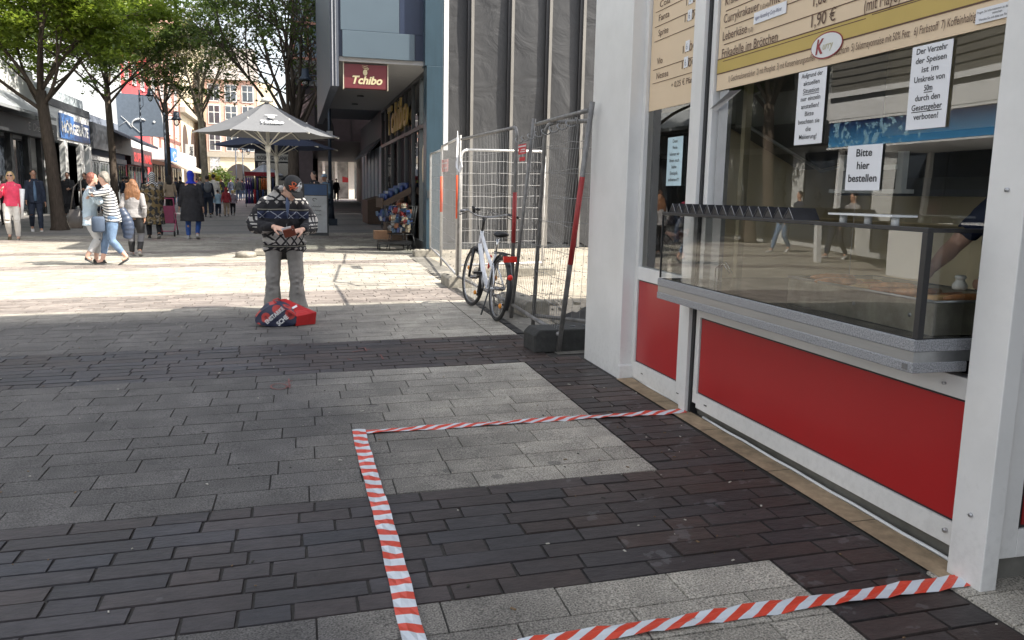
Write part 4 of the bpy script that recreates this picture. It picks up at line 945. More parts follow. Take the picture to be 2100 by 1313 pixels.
# ================================================================ bicycle
def bicycle():
    bx,by=2.03,8.27; g_=gz(bx,by); Rw=.345; L=1.12
    r=thing('bicycle','white city bicycle with black mudguards leaning on the fence','bicycle',(bx,by,g_))
    up=Vector((.10,0,1)).normalized(); fw=Vector((-.035,1,.01)).normalized(); si=fw.cross(up).normalized()
    O=Vector((bx,by,g_+.003))
    P=lambda f,u,s=0.: O+fw*f+up*u+si*s
    tyre=mat('tyre',(.02,.02,.02),.7); rim_=mat('rim_grey',(.25,.25,.26),.3,.8); frm=mat('frame_white',(.72,.74,.78),.25,var=.02); refl=mat('reflector_amber',(.75,.28,.03),.25); redl=mat('lamp_red',(.7,.03,.02),.2)
    def wheel(f,turn=0.,nm='wheel'):
        c=P(f,Rw); ax=(si*math.cos(turn)+fw*math.sin(turn)).normalized(); u1=up; u2=ax.cross(u1)
        s=MB(); s.cyl(c-ax*.045,c+ax*.045,.022,n=10); w=s.build('wheel',rim_,r)
        s=MB(); s.torus(c,ax,Rw-.019,.019,44,8); s.build('tyre',tyre,w)
        s=MB(); s.torus(c,ax,Rw-.045,.010,44,6); s.build('rim',rim_,w)
        s=MB()
        for k in range(28):
            a=2*math.pi*k/28; e=u1*math.cos(a)+u2*math.sin(a); s.tube([c+ax*(.03 if k%2 else -.03)+(u1*math.cos(a+.35)+u2*math.sin(a+.35))*.02,c+e*(Rw-.05)],.0013,3,cap=False)
        s.build('spokes',chrome,w)
        s=MB(); 
        for a in (2.6,5.2): 
            e=u1*math.cos(a)+u2*math.sin(a); s.ell(c+e*.2,(.02,.028,.028),8,6)
        s.build('reflector',refl,w)
        s=MB(); s.tube([c+(u1*math.cos(a)+(-fw if f==0 else -fw)*math.sin(a))*(Rw+.018) for a in [x*.15 for x in range(-6,15)]],[(.028,.006)]*21,6); s.build('mudguard',black,r)
    wheel(0); wheel(L,.12)
    bb=P(.44,.29); hd0=P(.98,.74); hd1=P(.95,.90); st=P(.30,.62); sa=P(.26,.86)
    s=MB(); s.tube([bb,st,P(.285,.72)],[.019,.017,.016],10); s.tube([hd0,hd1],.022,10); s.tube([bb,P(.7,.45),hd0],[.028,.03,.028],10); s.tube([P(.32,.52),P(.62,.66),hd1-up*.04],.021,10)
    for q in (1,-1): s.tube([bb+si*.03*q,P(0,Rw,.06*q)],.010,8); s.tube([st+si*.012*q,P(0,Rw,.06*q)],.009,8)
    s.build('frame',frm,r)
    s=MB(); s.tube([hd0,P(1.02,.66)],.03,10)
    for q in (1,-1): s.tube([P(1.02,.68,.055*q),P(L,Rw,.055*q)],[.02,.015],8)
    s.tube([P(1.02,.68,-.06),P(1.02,.69,0),P(1.02,.68,.06)],.022,8); s.build('fork',black,r)
    s=MB(); s.tube([hd1,P(.93,1.0),P(.93,1.06)],[.016,.017,.02],10); s.build('stem',black,r)
    s=MB(); s.tube([P(.70,1.10,-.33),P(.80,1.12,-.24),P(.92,1.07,-.1),P(.93,1.06,0),P(.92,1.07,.1),P(.80,1.12,.24),P(.70,1.10,.33)],.011,8); hb=s.build('handlebar',mat('bar_grey',(.35,.35,.36),.3,.7),r)
    for q in (1,-1):
        s=MB(); s.tube([P(.79,1.12,.24*q),P(.69,1.10,.34*q)],.017,8); s.build('grip',black if q>0 else rim_,hb)
        s=MB(); s.tube([P(.84,1.11,.21*q),P(.86,1.08,.26*q),P(.78,1.06,.33*q)],.006,5); s.build('brake_lever',black,hb)
    s=MB(); s.tube([P(.88,1.10,-.14),P(.86,1.17,-.16)],.02,8); s.ell(P(.86,1.14,-.1),(.03,.03,.02),8,6); s.build('bell',black,hb)
    s=MB()
    for q in (-.12,.08,.15): s.tube([P(.84,1.1,q),P(1.0,1.16,q*.6),P(1.06,1.0,q*.3),P(1.0,.8,0)],.004,5)
    s.build('brake_cable',black,r)
    s=MB(); s.tube([P(.285,.70),sa],.0135,8); s.build('seat_post',chrome,r)
    s=MB(); s.tube([P(.12,.90),P(.14,.905),P(.2,.91),P(.28,.905),P(.36,.90),P(.42,.89)],[(.05,.012),(.085,.03),(.075,.035),(.045,.03),(.025,.024),(.012,.012)],12); s.build('saddle',black,r)
    s=MB(); 
    for q in (1,-1): s.tube([P(.24,.70,.05*q),P(-.22,.72,.06*q),P(-.24,.70,.03*q)],.006,6); s.tube([P(-.1,.72,.06*q),P(0,Rw,.065*q)],.005,6)
    for k in range(4): s.tube([P(.15-k*.1,.72,-.06),P(.15-k*.1,.72,.06)],.005,5)
    s.build('luggage_rack',black,r)
    s=MB(); s.box(-.07,.07,-.015,.015,-.03,.03,M=Matrix.Translation(P(-.26,.68))); s.build('rear_lamp',redl,r); s=MB(); s.ell(P(-.34,.5,0),(.03,.02,.03),10,8); s.build('rear_reflector',redl,r)
    s=MB(); s.torus(P(.44,.29,.045),si,.085,.008,24,5); s.tube([P(.44,.29,.03),P(.44,.29,.06)],.03,8)
    s.tube([P(.44,.29,.06),P(.36,.14,.07)],.011,6); s.tube([P(.44,.29,-.06),P(.52,.44,-.07)],.011,6); s.build('crank',rim_,r)
    s=MB(); s.box(-.05,.05,-.035,.035,-.012,.012,M=Matrix.Translation(P(.36,.13,.12))); s.box(-.05,.05,-.035,.035,-.012,.012,M=Matrix.Translation(P(.52,.45,-.12))); s.build('pedal',black,r)
    s=MB(); s.tube([P(.44,.37,.05),P(0,Rw+.04,.05)],.006,4); s.tube([P(.44,.21,.05),P(0,Rw-.04,.05)],.006,4); s.build('chain',dark,r)
    s=MB(); s.tube([P(.08,.36,-.08),P(.02,.05,-.16)],.009,6); s.build('kickstand',dark,r)
    s=MB(); s.tube([P(.62,.50,.03),P(.60,.62,.035)],.014,8); s.ell(P(.6,.64,.035),.018,8,6); s.build('pump',mat('pump_red',(.6,.04,.03),.3),r)
bicycle()
# ================================================================ people
skin=mat('skin',(.50,.28,.19),.5,var=.06,scale=9); skin2=mat('skin_light',(.60,.37,.28),.5,var=.05,scale=9)
def V3(*a): return Vector(a)
def ik(a,b,l1,l2,pole):
    d=b-a; L=min(d.length,(l1+l2)*.999); u=d.normalized(); x=(l1*l1-l2*l2+L*L)/(2*L); hgt=math.sqrt(max(l1*l1-x*x,0)); p=Vector(pole); p=(p-u*p.dot(u)).normalized(); return a+u*x+p*hgt, a+u*L
def hand(mb,w,d,n,side,k=1.,curl=.5,spread=.25):
    """palm with four unequal bent fingers and a thumb leaving the side of the palm"""
    d=Vector(d).normalized(); n=Vector(n); n=(n-d*n.dot(d)).normalized(); s=d.cross(n)*side
    mb.tube([w-d*.02*k,w+d*.03*k,w+d*.075*k,w+d*.09*k],[(.022*k,.018*k),(.034*k,.017*k),(.038*k,.015*k),(.034*k,.011*k)],10,ax=n)
    for i,(o,l) in enumerate(((-.028,.066),(-.0095,.074),(.0095,.069),(.028,.054))):
        p=w+d*.085*k+s*o*k; a=0; pts=[p-d*.02*k,p]; q=p; dd=d+s*o*spread*6
        for j,f in enumerate((.42,.32,.26)):
            a+=curl*(.5+.35*j); q=q+(dd.normalized()*math.cos(a)+n*math.sin(a))*l*f*k; pts.append(q)
        mb.tube(pts,[.009*k,.0092*k,.0085*k,.0078*k,.006*k],7)
    p=w+d*.02*k-s*.03*k; t1=(d*.7-s*.7+n*.25).normalized(); t2=(d*.9-s*.25+n*.4).normalized()
    mb.tube([p,p+t1*.035*k,p+t1*.035*k+t2*.03*k,p+t1*.035*k+t2*.052*k],[.013*k,.011*k,.009*k,.007*k],7)
def person(label,pos,h,rz,top,bottom,shoes,hairm,hair='short',w=1.,stride=.12,phase=1,arms=None,hem=.47,sleeve='long',cuff=.05,skinm=None,lean=.0,
           face=False,vox=.011,skirt=None,legw=1.,topw=1.,headp=0.,heady=0.,headoff=(0,0),scarfm=None,group=None,extra=None,flare=0.,bare=None,cat='person'):
    sk_=skinm or skin; root=thing('person',label,cat,pos,group); k=h/1.75; rr=root
    b=MB(); S=lambda x,y,z: V3(x*h,y*h,z*h)
    # skeleton
    ly=-lean
    pel=S(0,0,.53); che=S(0,ly*.55,.72); nb=S(0,ly,.835); hc=S(headoff[0],ly*1.15+headoff[1]-.008,.925)
    Mh=Matrix.Rotation(R_(heady),3,'Z')@Matrix.Rotation(R_(headp),3,'X')
    legs=[];
    for sd_ in (1,-1):
        f=stride*sd_*phase; hip=S(.052*sd_*w,0,.51); lift=.035 if f<0 else 0.
        ank=S(.055*sd_*w+(.012*sd_ if abs(stride)<.03 else 0),-f,.045+lift); kn,ank=ik(hip,ank,.245*h,.235*h,(0.05*sd_,-1,0)); legs.append((hip,kn,ank,f,sd_))
    sho=[S(.094*sd_*w**.5,ly*.9,.785) for sd_ in (1,-1)]
    arms=arms or [((.15*w,-.10*phase*-1,.46)),((-.15*w,-.10*phase,.46))]
    arm=[]
    for q,sd_ in zip(range(2),(1,-1)):
        a=arms[q]; hd_=S(*a[:3]); pole=a[3] if len(a)>3 else (.35*sd_,.8,-.1)
        el,wr=ik(sho[q],hd_,.168*h,.150*h,pole); arm.append((sho[q],el,wr,sd_,a[4] if len(a)>4 else None))
    # body
    b.tube([pel-S(0,0,.05),pel,S(0,ly*.2,.6),che,S(0,ly*.85,.80),nb],[(.07*h*w,.055*h*w),(.088*h*w,.06*h*w),(.075*h*w,.055*h*w),(.09*h*w,.062*h*w),(.095*h*w**.5,.05*h),(.04*h,.04*h)],16,ax=(0,1,0))
    b.tube([nb-S(0,0,.03),nb+(hc-nb)*.35,hc],[.036*h,.033*h,.034*h],12)
    for s_ in arm: b.tube([s_[0],s_[0].lerp(s_[1],.35),s_[1]],[.034*h,.031*h,.024*h],10); b.tube([s_[1],s_[1].lerp(s_[2],.3),s_[2]],[.024*h,.025*h,.0155*h],10)
    for (hip,kn,ank,f,sd_) in legs:
        b.tube([hip+S(0,0,.02),hip.lerp(kn,.4),kn],[.052*h*w,.046*h*w,.032*h],12); b.tube([kn,kn.lerp(ank,.35)+S(0,.006,0),ank],[.031*h,.033*h,.02*h],12)
        b.tube([ank,ank+S(0,-.05,-.028)],[.021*h,.02*h],8)
    for (sh_,el,wr,sd_,hdir) in arm:
        dd=(wr-el).normalized(); hand(b,wr,hdir or dd,(-.9*sd_,-.2,0) if hdir is None else (0,-.3,-1),sd_,k,.45)
    # head
    b.ell(hc+Mh@V3(0,.006*k,.014*k),(.074*k,.092*k,.098*k),16,12,M=Mh); b.ell(hc+Mh@V3(0,-.020*k,-.045*k),(.056*k,.064*k,.070*k),14,10,M=Mh)
    b.tube([hc+Mh@V3(0,-.078*k,.018*k),hc+Mh@V3(0,-.103*k,-.018*k),hc+Mh@V3(0,-.088*k,-.030*k)],[.009*k,.0145*k,.010*k],8)
    for q in (1,-1): b.ell(hc+Mh@V3(.076*k*q,.008*k,-.005*k),(.012*k,.020*k,.031*k),8,8,M=Mh)
    b.ell(hc+Mh@V3(0,-.080*k,-.058*k),(.024*k,.010*k,.011*k),8,6,M=Mh); b.ell(hc+Mh@V3(0,-.066*k,-.094*k),(.024*k,.02*k,.018*k),8,6,M=Mh)
    body=blob(b,'body',sk_,root,vox,3)
    if face:
        for q in (1,-1):
            s=MB(); s.ell(hc+Mh@V3(.030*k*q,-.081*k,.010*k),(.013*k,.008*k,.008*k),10,6,M=Mh); e=s.build('eye',mat('eye_white',(.7,.68,.65),.3),root,world=False)
            s=MB(); s.ell(hc+Mh@V3(.030*k*q,-.0875*k,.010*k),(.0055*k,.004*k,.0055*k),8,6,M=Mh); s.build('iris',ink,e,world=False)
            s=MB(); s.tube([hc+Mh@V3(.014*k*q,-.088*k,.030*k),hc+Mh@V3(.032*k*q,-.088*k,.036*k),hc+Mh@V3(.05*k*q,-.078*k,.030*k)],.0035*k,5); s.build('eyebrow',hairm,root,world=False)
        s=MB(); s.tube([hc+Mh@V3(-.024*k,-.086*k,-.056*k),hc+Mh@V3(0,-.092*k,-.058*k),hc+Mh@V3(.024*k,-.086*k,-.056*k)],[(.003*k,.004*k),(.005*k,.006*k),(.003*k,.004*k)],6); s.build('mouth',mat('lips',(.35,.10,.09),.5),root,world=False)
    # hair
    s=MB()
    if hair in('short','bob','long','curly','pony'):
        s.ell(hc+Mh@V3(0,.018*k,.030*k),(.083*k,.095*k,.094*k),14,10,M=Mh)
        s.tube([hc+Mh@V3(0,.085*k,.02*k),hc+Mh@V3(0,.078*k,-.05*k)],[(.055*k,.02*k),(.045*k,.02*k)],10,ax=(0,1,0))
        if hair!='short':
            for q in (1,-1): s.tube([hc+Mh@V3(.066*k*q,.0*k,.05*k),hc+Mh@V3(.080*k*q,.02*k,-.03*k),hc+Mh@V3(.07*k*q,.035*k,-.09*k)],[.02*k,.026*k,.018*k],8)
            s.ell(hc+Mh@V3(0,.05*k,-.03*k),(.085*k,.06*k,.085*k),12,8,M=Mh)
    if hair in('long','curly'):
        L=.24 if hair=='curly' else .18; ww=1.5 if hair=='curly' else 1.05
        s.tube([hc+V3(0,.05*k,.03*k),hc+S(0,.04,-.05),hc+S(0,.052,-.10),hc+S(0,.055,-L*.8),hc+S(0,.05,-L)],[(.085*k*ww**.5,.06*k),(.10*k*ww,.06*k),(.115*k*ww,.05*k),(.105*k*ww,.04*k),(.06*k*ww,.02*k)],14,ax=(0,1,0))
        if hair=='curly':
            random.seed(4)
            for q in range(46):
                a=random.uniform(-1.,1.); z_=random.uniform(-.24,.0); s.ell(hc+S(a*.085,.045+random.uniform(0,.022)-.03*a*a,z_+.01),.028*k*random.uniform(.7,1.2),7,5)
    if hair=='bun': s.ell(hc+Mh@V3(0,.018*k,.030*k),(.083*k,.095*k,.094*k),14,10,M=Mh); s.ell(hc+V3(0,.1*k,.07*k),.035*k,8,6)
    if hair=='scarf':
        s.ell(hc+Mh@V3(0,.02*k,.024*k),(.092*k,.108*k,.112*k),14,10,M=Mh); s.tube([hc+V3(0,.03*k,-.02*k),hc+V3(0,.02*k,-.12*k),hc+V3(0,.02*k,-.19*k)],[(.085*k,.09*k),(.08*k,.085*k),(.15*k,.10*k)],14,ax=(0,1,0))
        if hairm.name.startswith('blue'): s.ell(hc+V3(0,.07*k,.07*k),(.08*k,.07*k,.08*k),10,8)
    if hair=='cap':
        s.ell(hc+Mh@V3(0,.020*k,.02*k),(.079*k,.092*k,.085*k),12,10,M=Mh)
    if hair!='cap': blob(s,'headscarf' if hair=='scarf' else 'hair',hairm,root,max(vox,.011),2,crease=.014)
    else:
        blob(s,'hair',hairm,root,max(vox,.011),2)
        s=MB(); s.ell(hc+Mh@V3(0,.006*k,.052*k),(.090*k,.104*k,.078*k),16,12,M=Mh); s.tube([hc+Mh@V3(0,-.07*k,.045*k),hc+Mh@V3(0,-.125*k,.03*k),hc+Mh@V3(0,-.165*k,.012*k)],[(.07*k,.008*k),(.068*k,.008*k),(.045*k,.008*k)],12,ax=tuple(Mh@V3(0,0,1)))
        blob(s,'cap',scarfm,root,.010,2)
    # clothes
    c=MB(); tw=w*topw
    t0=hem
    rings=[(t0,(.116*tw,.090*tw)),(t0+(.6-t0)*.4,(.108*tw,.083*tw)),(.60,(.093*tw,.073*tw)),(.70,(.100*tw,.075*tw)),(.76,(.098*tw**.7,.066*tw)),(.80,(.080,.056)),(.825,(.055,.046)),(.845,(.045,.045))]
    if t0<.4: rings[0]=(t0,(.125*tw,.105*tw)); rings[1]=(t0+.12,(.118*tw,.095*tw))
    c.tube([S(0,ly*max(0,(z-.53)/.3),z) for z,_ in rings],[(a*h,bb*h) for z,(a,bb) in rings],18,ax=(0,1,0))
    for (sh_,el,wr,sd_,_h) in arm:
        c.tube([sh_-V3(.03*h*sd_,0,0),sh_,sh_.lerp(el,.4),el if sleeve=='long' else sh_.lerp(el,.72)],[.040*h,.040*h*topw**.5,.037*h*topw,.033*h*topw],10)
        if sleeve=='long': c.tube([el,el.lerp(wr,.5),el.lerp(wr,.95)],[.035*h*topw,.031*h*topw,.024*h*topw],10)
    tp=blob(c,'top' if not skirt else 'dress',top,root,max(vox,.011),3,crease=.022)
    c=MB(); c.tube([S(0,0,.56),S(0,0,.52),S(0,0,.49)],[(.090*h*w,.066*h*w),(.096*h*w,.074*h*w),(.085*h*w,.07*h*w)],14,ax=(0,1,0))
    for (hip,kn,ank,f,sd_) in legs:
        e=ank+(kn-ank)*(cuff*2.2 if cuff>.06 else .04)
        c.tube([hip+S(0,0,.01),hip.lerp(kn,.4),kn],[.062*h*w*legw,.055*h*w*legw,.042*h*legw],12); c.tube([kn,kn.lerp(e,.4),e],[.042*h*legw,.041*h*legw,(.031+flare)*h*legw],12)
    blob(c,'trousers',bottom,root,max(vox,.011),3,crease=.016)
    for (hip,kn,ank,f,sd_) in legs:
        s=MB(); tl_=0. if f>=-.02 else .5
        Mf=Matrix.Rotation(tl_,3,'X'); a0=V3(ank.x,ank.y,max(ank.z-.045*h,0)) if f>=-.02 else ank-S(0,0,.045)
        pts=[V3(0,.045,.022),V3(0,.035,.030),V3(0,-.02,.030),V3(0,-.09,.022),V3(0,-.15,.018),V3(0,-.185,.014)]
        s.tube([a0+Mf@(p*k) for p in pts],[(.022*k,.018*k),(.036*k,.03*k),(.040*k,.030*k),(.045*k,.022*k),(.043*k,.018*k),(.022*k,.012*k)],12,ax=(0,0,1))
        s.tube([a0+Mf@(V3(0,.03,.04)*k),a0+Mf@(V3(0,.01,.085)*k)],[.034*k,.03*k],10); s.mi=1
        s.tube([a0+Mf@(p*k) for p in (V3(0,.05,.008),V3(0,-.02,.008),V3(0,-.19,.008))],[(.036*k,.008*k),(.044*k,.008*k),(.036*k,.008*k)],10,ax=(0,0,1))
        s.build('shoe',[shoes,mat('shoe_sole',(.45,.45,.43),.7)],root,world=False)
    if extra: extra(root,S,k,hc,Mh,arm)
    root.rotation_euler=(0,0,R_(rz)); return root
def opened(root,S,k,hc,Mh,arm):
    s=MB(); s.tube([S(0,-.058,.80),S(0,-.082,.70),S(0,-.088,.6),S(0,-.092,.49)],[(.015*k,.02*k),(.035*k,.02*k),(.04*k,.02*k),(.042*k,.02*k)],8,ax=(0,1,0)); s.build('shirt_front',mat('shirt_open',(.12,.2,.32),.8),root,world=False)
def at(px,py): p=G(px,py); return (p.x,p.y,p.z)
def striped(name,c1,c2,per=.045,axis='z',dist=0.):
    n=NT(name,.85); v={'z':n.z,'x':n.x}[axis]; 
    if dist: v=n.f('ADD',v,n.f('MULTIPLY',n.f('ABSOLUTE',n.x),dist))
    return n.done(n.mix(n.f('GREATER_THAN',n.cell(v,per),.25),c1,c2))
denim=mat('denim',(.13,.20,.31),.85,var=.25,scale=9,bump=.3,bscale=40); blk=mat('cloth_black',(.016,.016,.02),.85,var=.3,scale=12,bump=.4,bscale=18); navyc=mat('cloth_navy',(.02,.028,.05),.85,var=.3,scale=12,bump=.3,bscale=18)
greyt=mat('cloth_grey_trousers',(.22,.212,.20),.85,var=.15,scale=7,bump=.5,bscale=9); whitet=mat('cloth_white',(.62,.6,.56),.85,var=.06,bump=.4,bscale=12); pinkc=mat('cloth_pink',(.72,.06,.13),.8,var=.15,scale=10,bump=.4,bscale=16)
shw=mat('shoe_white',(.55,.55,.55),.5); shb=mat('shoe_black',(.02,.02,.02),.5); beigec=mat('cloth_beige',(.36,.28,.2),.85); greyc=mat('cloth_grey',(.28,.27,.27),.85,bump=.3,bscale=20); redc=mat('cloth_red',(.3,.03,.04),.85); skyc=mat('cloth_lightblue',(.35,.5,.6),.85,var=.12); jeansb=mat('bright_jeans',(.03,.09,.32),.8,var=.15); bluec=mat('blue_scarf',(.01,.03,.42),.75,var=.2)
def hairmat(n,c): return mat(n,c,.55,var=.4,scale=18,stretch=(3,3,.6),bump=.8,bscale=45)
hblond=hairmat('hair_blond',(.52,.36,.18)); hdark=hairmat('hair_dark',(.02,.015,.012)); hgin=hairmat('hair_ginger',(.19,.085,.035)); hgrey=hairmat('hair_silver',(.19,.175,.15)); hred=hairmat('hair_auburn',(.18,.06,.04)); hgr2=hairmat('hair_grey',(.2,.19,.18))

# -- patterned jacket of the man in the middle
n=NT('norwegian_jacket',.9)
u=n.f('ADD',n.x,n.f('MULTIPLY',n.y,.55)); z=n.f('ADD',n.z,n.f('MULTIPLY',n.f('SUBTRACT',n.noise(5,2),.5),.03))
wht=(.37,.355,.34); blkc=(.014,.014,.018); nav=(.015,.022,.055)
ax_=n.f('ABSOLUTE',n.x); sle=n.f('GREATER_THAN',ax_,.27)
lat=lambda pu,pz,o=0.: n.f('ADD',n.cell(u,pu,o),n.cell(z,pz))
line=lambda v,c,w_: n.f('LESS_THAN',n.f('ABSOLUTE',n.f('SUBTRACT',v,c)),w_)
light=n.mix(line(lat(.105,.115),.5,.12),wht,blkc); dots=n.mix(n.f('LESS_THAN',lat(.075,.085,.5),.27),blkc,wht); xs_=n.mix(line(lat(.14,.12,.5),.5,.04),nav,(.30,.32,.38))
rects=n.mix(n.f('MAXIMUM',line(n.cell(u,.13),.33,.07),line(n.cell(z,.11),.33,.09)),wht,blkc)
col=blkc
body_=n.mix(n.f('GREATER_THAN',z,1.255),blkc,light)
body_=n.mix(n.band(z,1.17,1.245),body_,dots); body_=n.mix(n.band(z,1.055,1.135),body_,xs_); body_=n.mix(n.band(z,.765,.915),body_,light); body_=n.mix(n.band(z,.665,.735),body_,dots)
body_=n.mix(n.f('MAXIMUM',n.band(z,1.15,1.158),n.band(z,.745,.752)),body_,(.25,.24,.2))
slv=n.mix(n.band(z,.95,1.10),blkc,rects); slv=n.mix(n.band(z,.86,.92),slv,dots); slv=n.mix(n.f('GREATER_THAN',z,1.16),slv,body_)
jk=n.done(n.mix(sle,body_,slv)); 
nb2=n.t.nodes.new('ShaderNodeTexNoise'); nb2.inputs['Scale'].default_value=7; bpn=n.t.nodes.new('ShaderNodeBump'); bpn.inputs['Strength'].default_value=1.; bpn.inputs['Distance'].default_value=.03
n.t.links.new(n.co,nb2.inputs['Vector']); n.t.links.new(nb2.outputs[0],bpn.inputs['Height']); n.t.links.new(bpn.outputs[0],n.b.inputs['Normal'])
def main_man():
    px_,py_=-.13,9.38; g_=gz(px_,py_)
    root=thing('person','man in a bold patterned zip jacket and printed black cap bowing over his purse','person',(px_,py_,g_))
    b=MB(); k=.97
    pel=V3(0,.05,.86); che=V3(0,.0,1.12); nb_=V3(.03,-.09,1.33); hc=V3(.095,-.20,1.375); Mh=Matrix.Rotation(R_(30),3,'Z')@Matrix.Rotation(R_(40),3,'X')
    hl,hr=V3(-.02,-.34,.955),V3(.125,-.33,.93)
    b.tube([V3(0,.05,.78),pel,che,V3(0,-.05,1.25),nb_],[(.13,.1),(.15,.11),(.16,.12),(.17,.10),(.07,.07)],16,ax=(0,1,0)); b.tube([nb_-V3(0,0,.03),hc],[.06,.06],12)
    arms=[]
    for sd_,hh in ((-1,hl),(1,hr)):
        sh=V3(.150*sd_,-.04,1.235); wr=hh-V3(.06*-sd_*-1,0,0)
        wr=V3(hh.x+.075*sd_,hh.y+.02,hh.z+.015); el=V3(.305*sd_-.01,-.02,.97); arms.append((sh,el,wr,sd_))
        b.tube([sh,el],[.055,.042],10); b.tube([el,wr],[.042,.027],10)
        hand(b,wr,(-.9*sd_,-.35,-.25),(-.3*sd_,.35,-.9),-sd_,1.08,.42)
    leg=[]
    for sd_ in (-1,1):
        hip=V3(.085*sd_,.04,.83); kn=V3(.125*sd_+.0,.0,.45); an=V3(.135*sd_,.03,.07); leg.append((hip,kn,an,sd_)); b.tube([hip,kn],[.08,.055],12); b.tube([kn,an],[.054,.035],12); b.tube([an,an+V3(0,-.09,-.03)],[.035,.03],8)
    b.ell(hc+Mh@V3(0,.006,.014),(.076,.094,.10),16,12,M=Mh); b.ell(hc+Mh@V3(0,-.020,-.045),(.058,.066,.072),14,10,M=Mh)
    b.tube([hc+Mh@V3(0,-.078,.018),hc+Mh@V3(0,-.106,-.018),hc+Mh@V3(0,-.09,-.030)],[.009,.015,.010],8)
    for q in (1,-1): b.ell(hc+Mh@V3(.078*q,.008,-.005),(.013,.021,.034),8,8,M=Mh)
    b.ell(hc+Mh@V3(0,-.082,-.058),(.024,.010,.011),8,6,M=Mh); b.ell(hc+Mh@V3(0,-.066,-.094),(.024,.02,.018),8,6,M=Mh)
    blob(b,'body',skin2,root,.0062,2)
    for q in (1,-1): MB().ell(hc+Mh@V3(.030*q,-.083,.010),(.013,.008,.008),10,6,M=Mh).build('eye',mat('eye_white',(.7,.68,.65),.3),root,world=False)
    s=MB(); s.ell(hc+Mh@V3(0,.024,.012),(.082,.09,.085),14,10,M=Mh); blob(s,'hair',hgr2,root,.01,2)
    s=MB(); s.ell(hc+Mh@V3(0,.004,.058),(.096,.112,.092),20,14,M=Mh); s.tube([hc+Mh@V3(0,-.07,.045),hc+Mh@V3(0,-.13,.035),hc+Mh@V3(0,-.18,.015)],[(.078,.010),(.075,.009),(.05,.008)],14,ax=tuple(Mh@V3(0,0,1)))
    cap=blob(s,'cap',mat('cap_black',(.016,.016,.017),.75,var=.2),root,.008,2)
    random.seed(8)
    for nm,m_,cx,cz,a0 in (('embroidery_orange',mat('thread_orange',(.62,.13,.05),.7),-.028,.0,0),('embroidery_white',mat('thread_white',(.55,.55,.55),.7),.026,.006,2)):
        s=MB()
        for j in range(8):
            pts=[]; ph=random.uniform(0,6); r0=random.uniform(.006,.036); cx+=random.uniform(-.012,.012); cz+=random.uniform(-.014,.014)
            for t in range(10):
                a=ph+t*.33; x_=cx+r0*math.cos(a)+.01*math.sin(t*1.3); z_=cz+r0*math.sin(a*1.4)
                # on the cap front: ellipsoid surface towards -y and up
                xe=x_/.096; ze=.28+z_/.09; ye=-math.sqrt(max(.02,1-xe*xe-ze*ze)); pts.append(hc+Mh@V3(xe*.0985,.004+ye*.1145,.058+ze*.0945))
            s.tube(pts,.0034,5)
        s.build(nm,m_,cap,world=False)
    c=MB()
    rings=[(.655,.0,.185,.155),(.69,.02,.225,.175),(.80,.03,.225,.185),(.95,.02,.22,.185),(1.10,0,.235,.185),(1.22,-.04,.20,.155),(1.29,-.07,.15,.13),(1.345,-.09,.10,.10)]
    c.tube([V3(0,y_+.02,z_) for z_,y_,a,b_ in rings],[(a,b_) for z_,y_,a,b_ in rings],22,ax=(0,1,0))
    for (sh,el,wr,sd_) in arms:
        c.tube([sh-V3(.05*sd_,0,0),sh+V3(.02*sd_,0,-.02),sh.lerp(el,.5)+V3(.02*sd_,0,0),el+V3(.01*sd_,0,.0)],[.075,.084,.09,.084],14); c.tube([el,el.lerp(wr,.45)+V3(0,0,-.01),el.lerp(wr,.78),el.lerp(wr,.98)],[.088,.075,.055,.036],14)
    c.torus((.02,-.07,1.345),(0,.35,1),.095,.035,20,8)
    random.seed(2)
    for q in range(26):
        a=random.uniform(0,6.28); z_=random.uniform(.70,1.25); c.ell((.215*math.cos(a),.02+.165*math.sin(a),z_),(.035,.035,.018),8,6)
    jkt=blob(c,'jacket',jk,root,.011,3,crease=.035)
    s=MB(); s.tube([V3(.045,-.205,1.285),V3(.05,-.205,1.22),V3(.048,-.205,1.14),V3(.045,-.205,1.06)],[(.006,.006),(.024,.012),(.014,.01),(.004,.006)],8,ax=(0,1,0)); s.build('shirt_front',mat('shirt_blue',(.08,.11,.19),.8),root,world=False)
    s=MB(); s.tube([V3(.035,-.176,1.0),V3(.033,-.180,.9),V3(.032,-.172,.80),V3(.03,-.165,.70)],.005,6); s.build('zip',dark,jkt,world=False)
    c=MB(); c.tube([V3(0,.05,.86),V3(0,.05,.80),V3(0,.05,.74)],[(.165,.13),(.17,.135),(.15,.12)],14,ax=(0,1,0))
    for (hip,kn,an,sd_) in leg:
        c.tube([hip,hip.lerp(kn,.5)+V3(.01*sd_,0,0),kn],[.098,.092,.08],14); c.tube([kn,kn.lerp(an,.3),kn.lerp(an,.7),an-V3(0,0,.03)],[.084,.078,.088,.106],14)
        for q in range(6):
            t=.1+.16*q; p_=kn.lerp(an,t); c.tube([p_+V3(-.07,-.045,.02*(-1)**q),p_+V3(0,-.078,0),p_+V3(.07,-.04,-.02*(-1)**q)],[.012,.018,.012],6)
    blob(c,'trousers',greyt,root,.011,3,crease=.025)
    for (hip,kn,an,sd_) in leg:
        s=MB(); s.tube([an+V3(0,a,z_) for a,z_ in ((.07,-.03),(.05,-.02),(-.02,-.02),(-.1,-.035),(-.17,-.04),(-.2,-.045))],[(.02,.02),(.042,.035),(.045,.038),(.05,.028),(.046,.024),(.02,.012)],12,ax=(0,0,1)); s.build('shoe',shb,root,world=False)
    # the purse held in both hands
    wl_=thing('purse','open brown leather purse held in both hands of the bowed man','purse',(px_+.075,py_-.40,g_+.93))
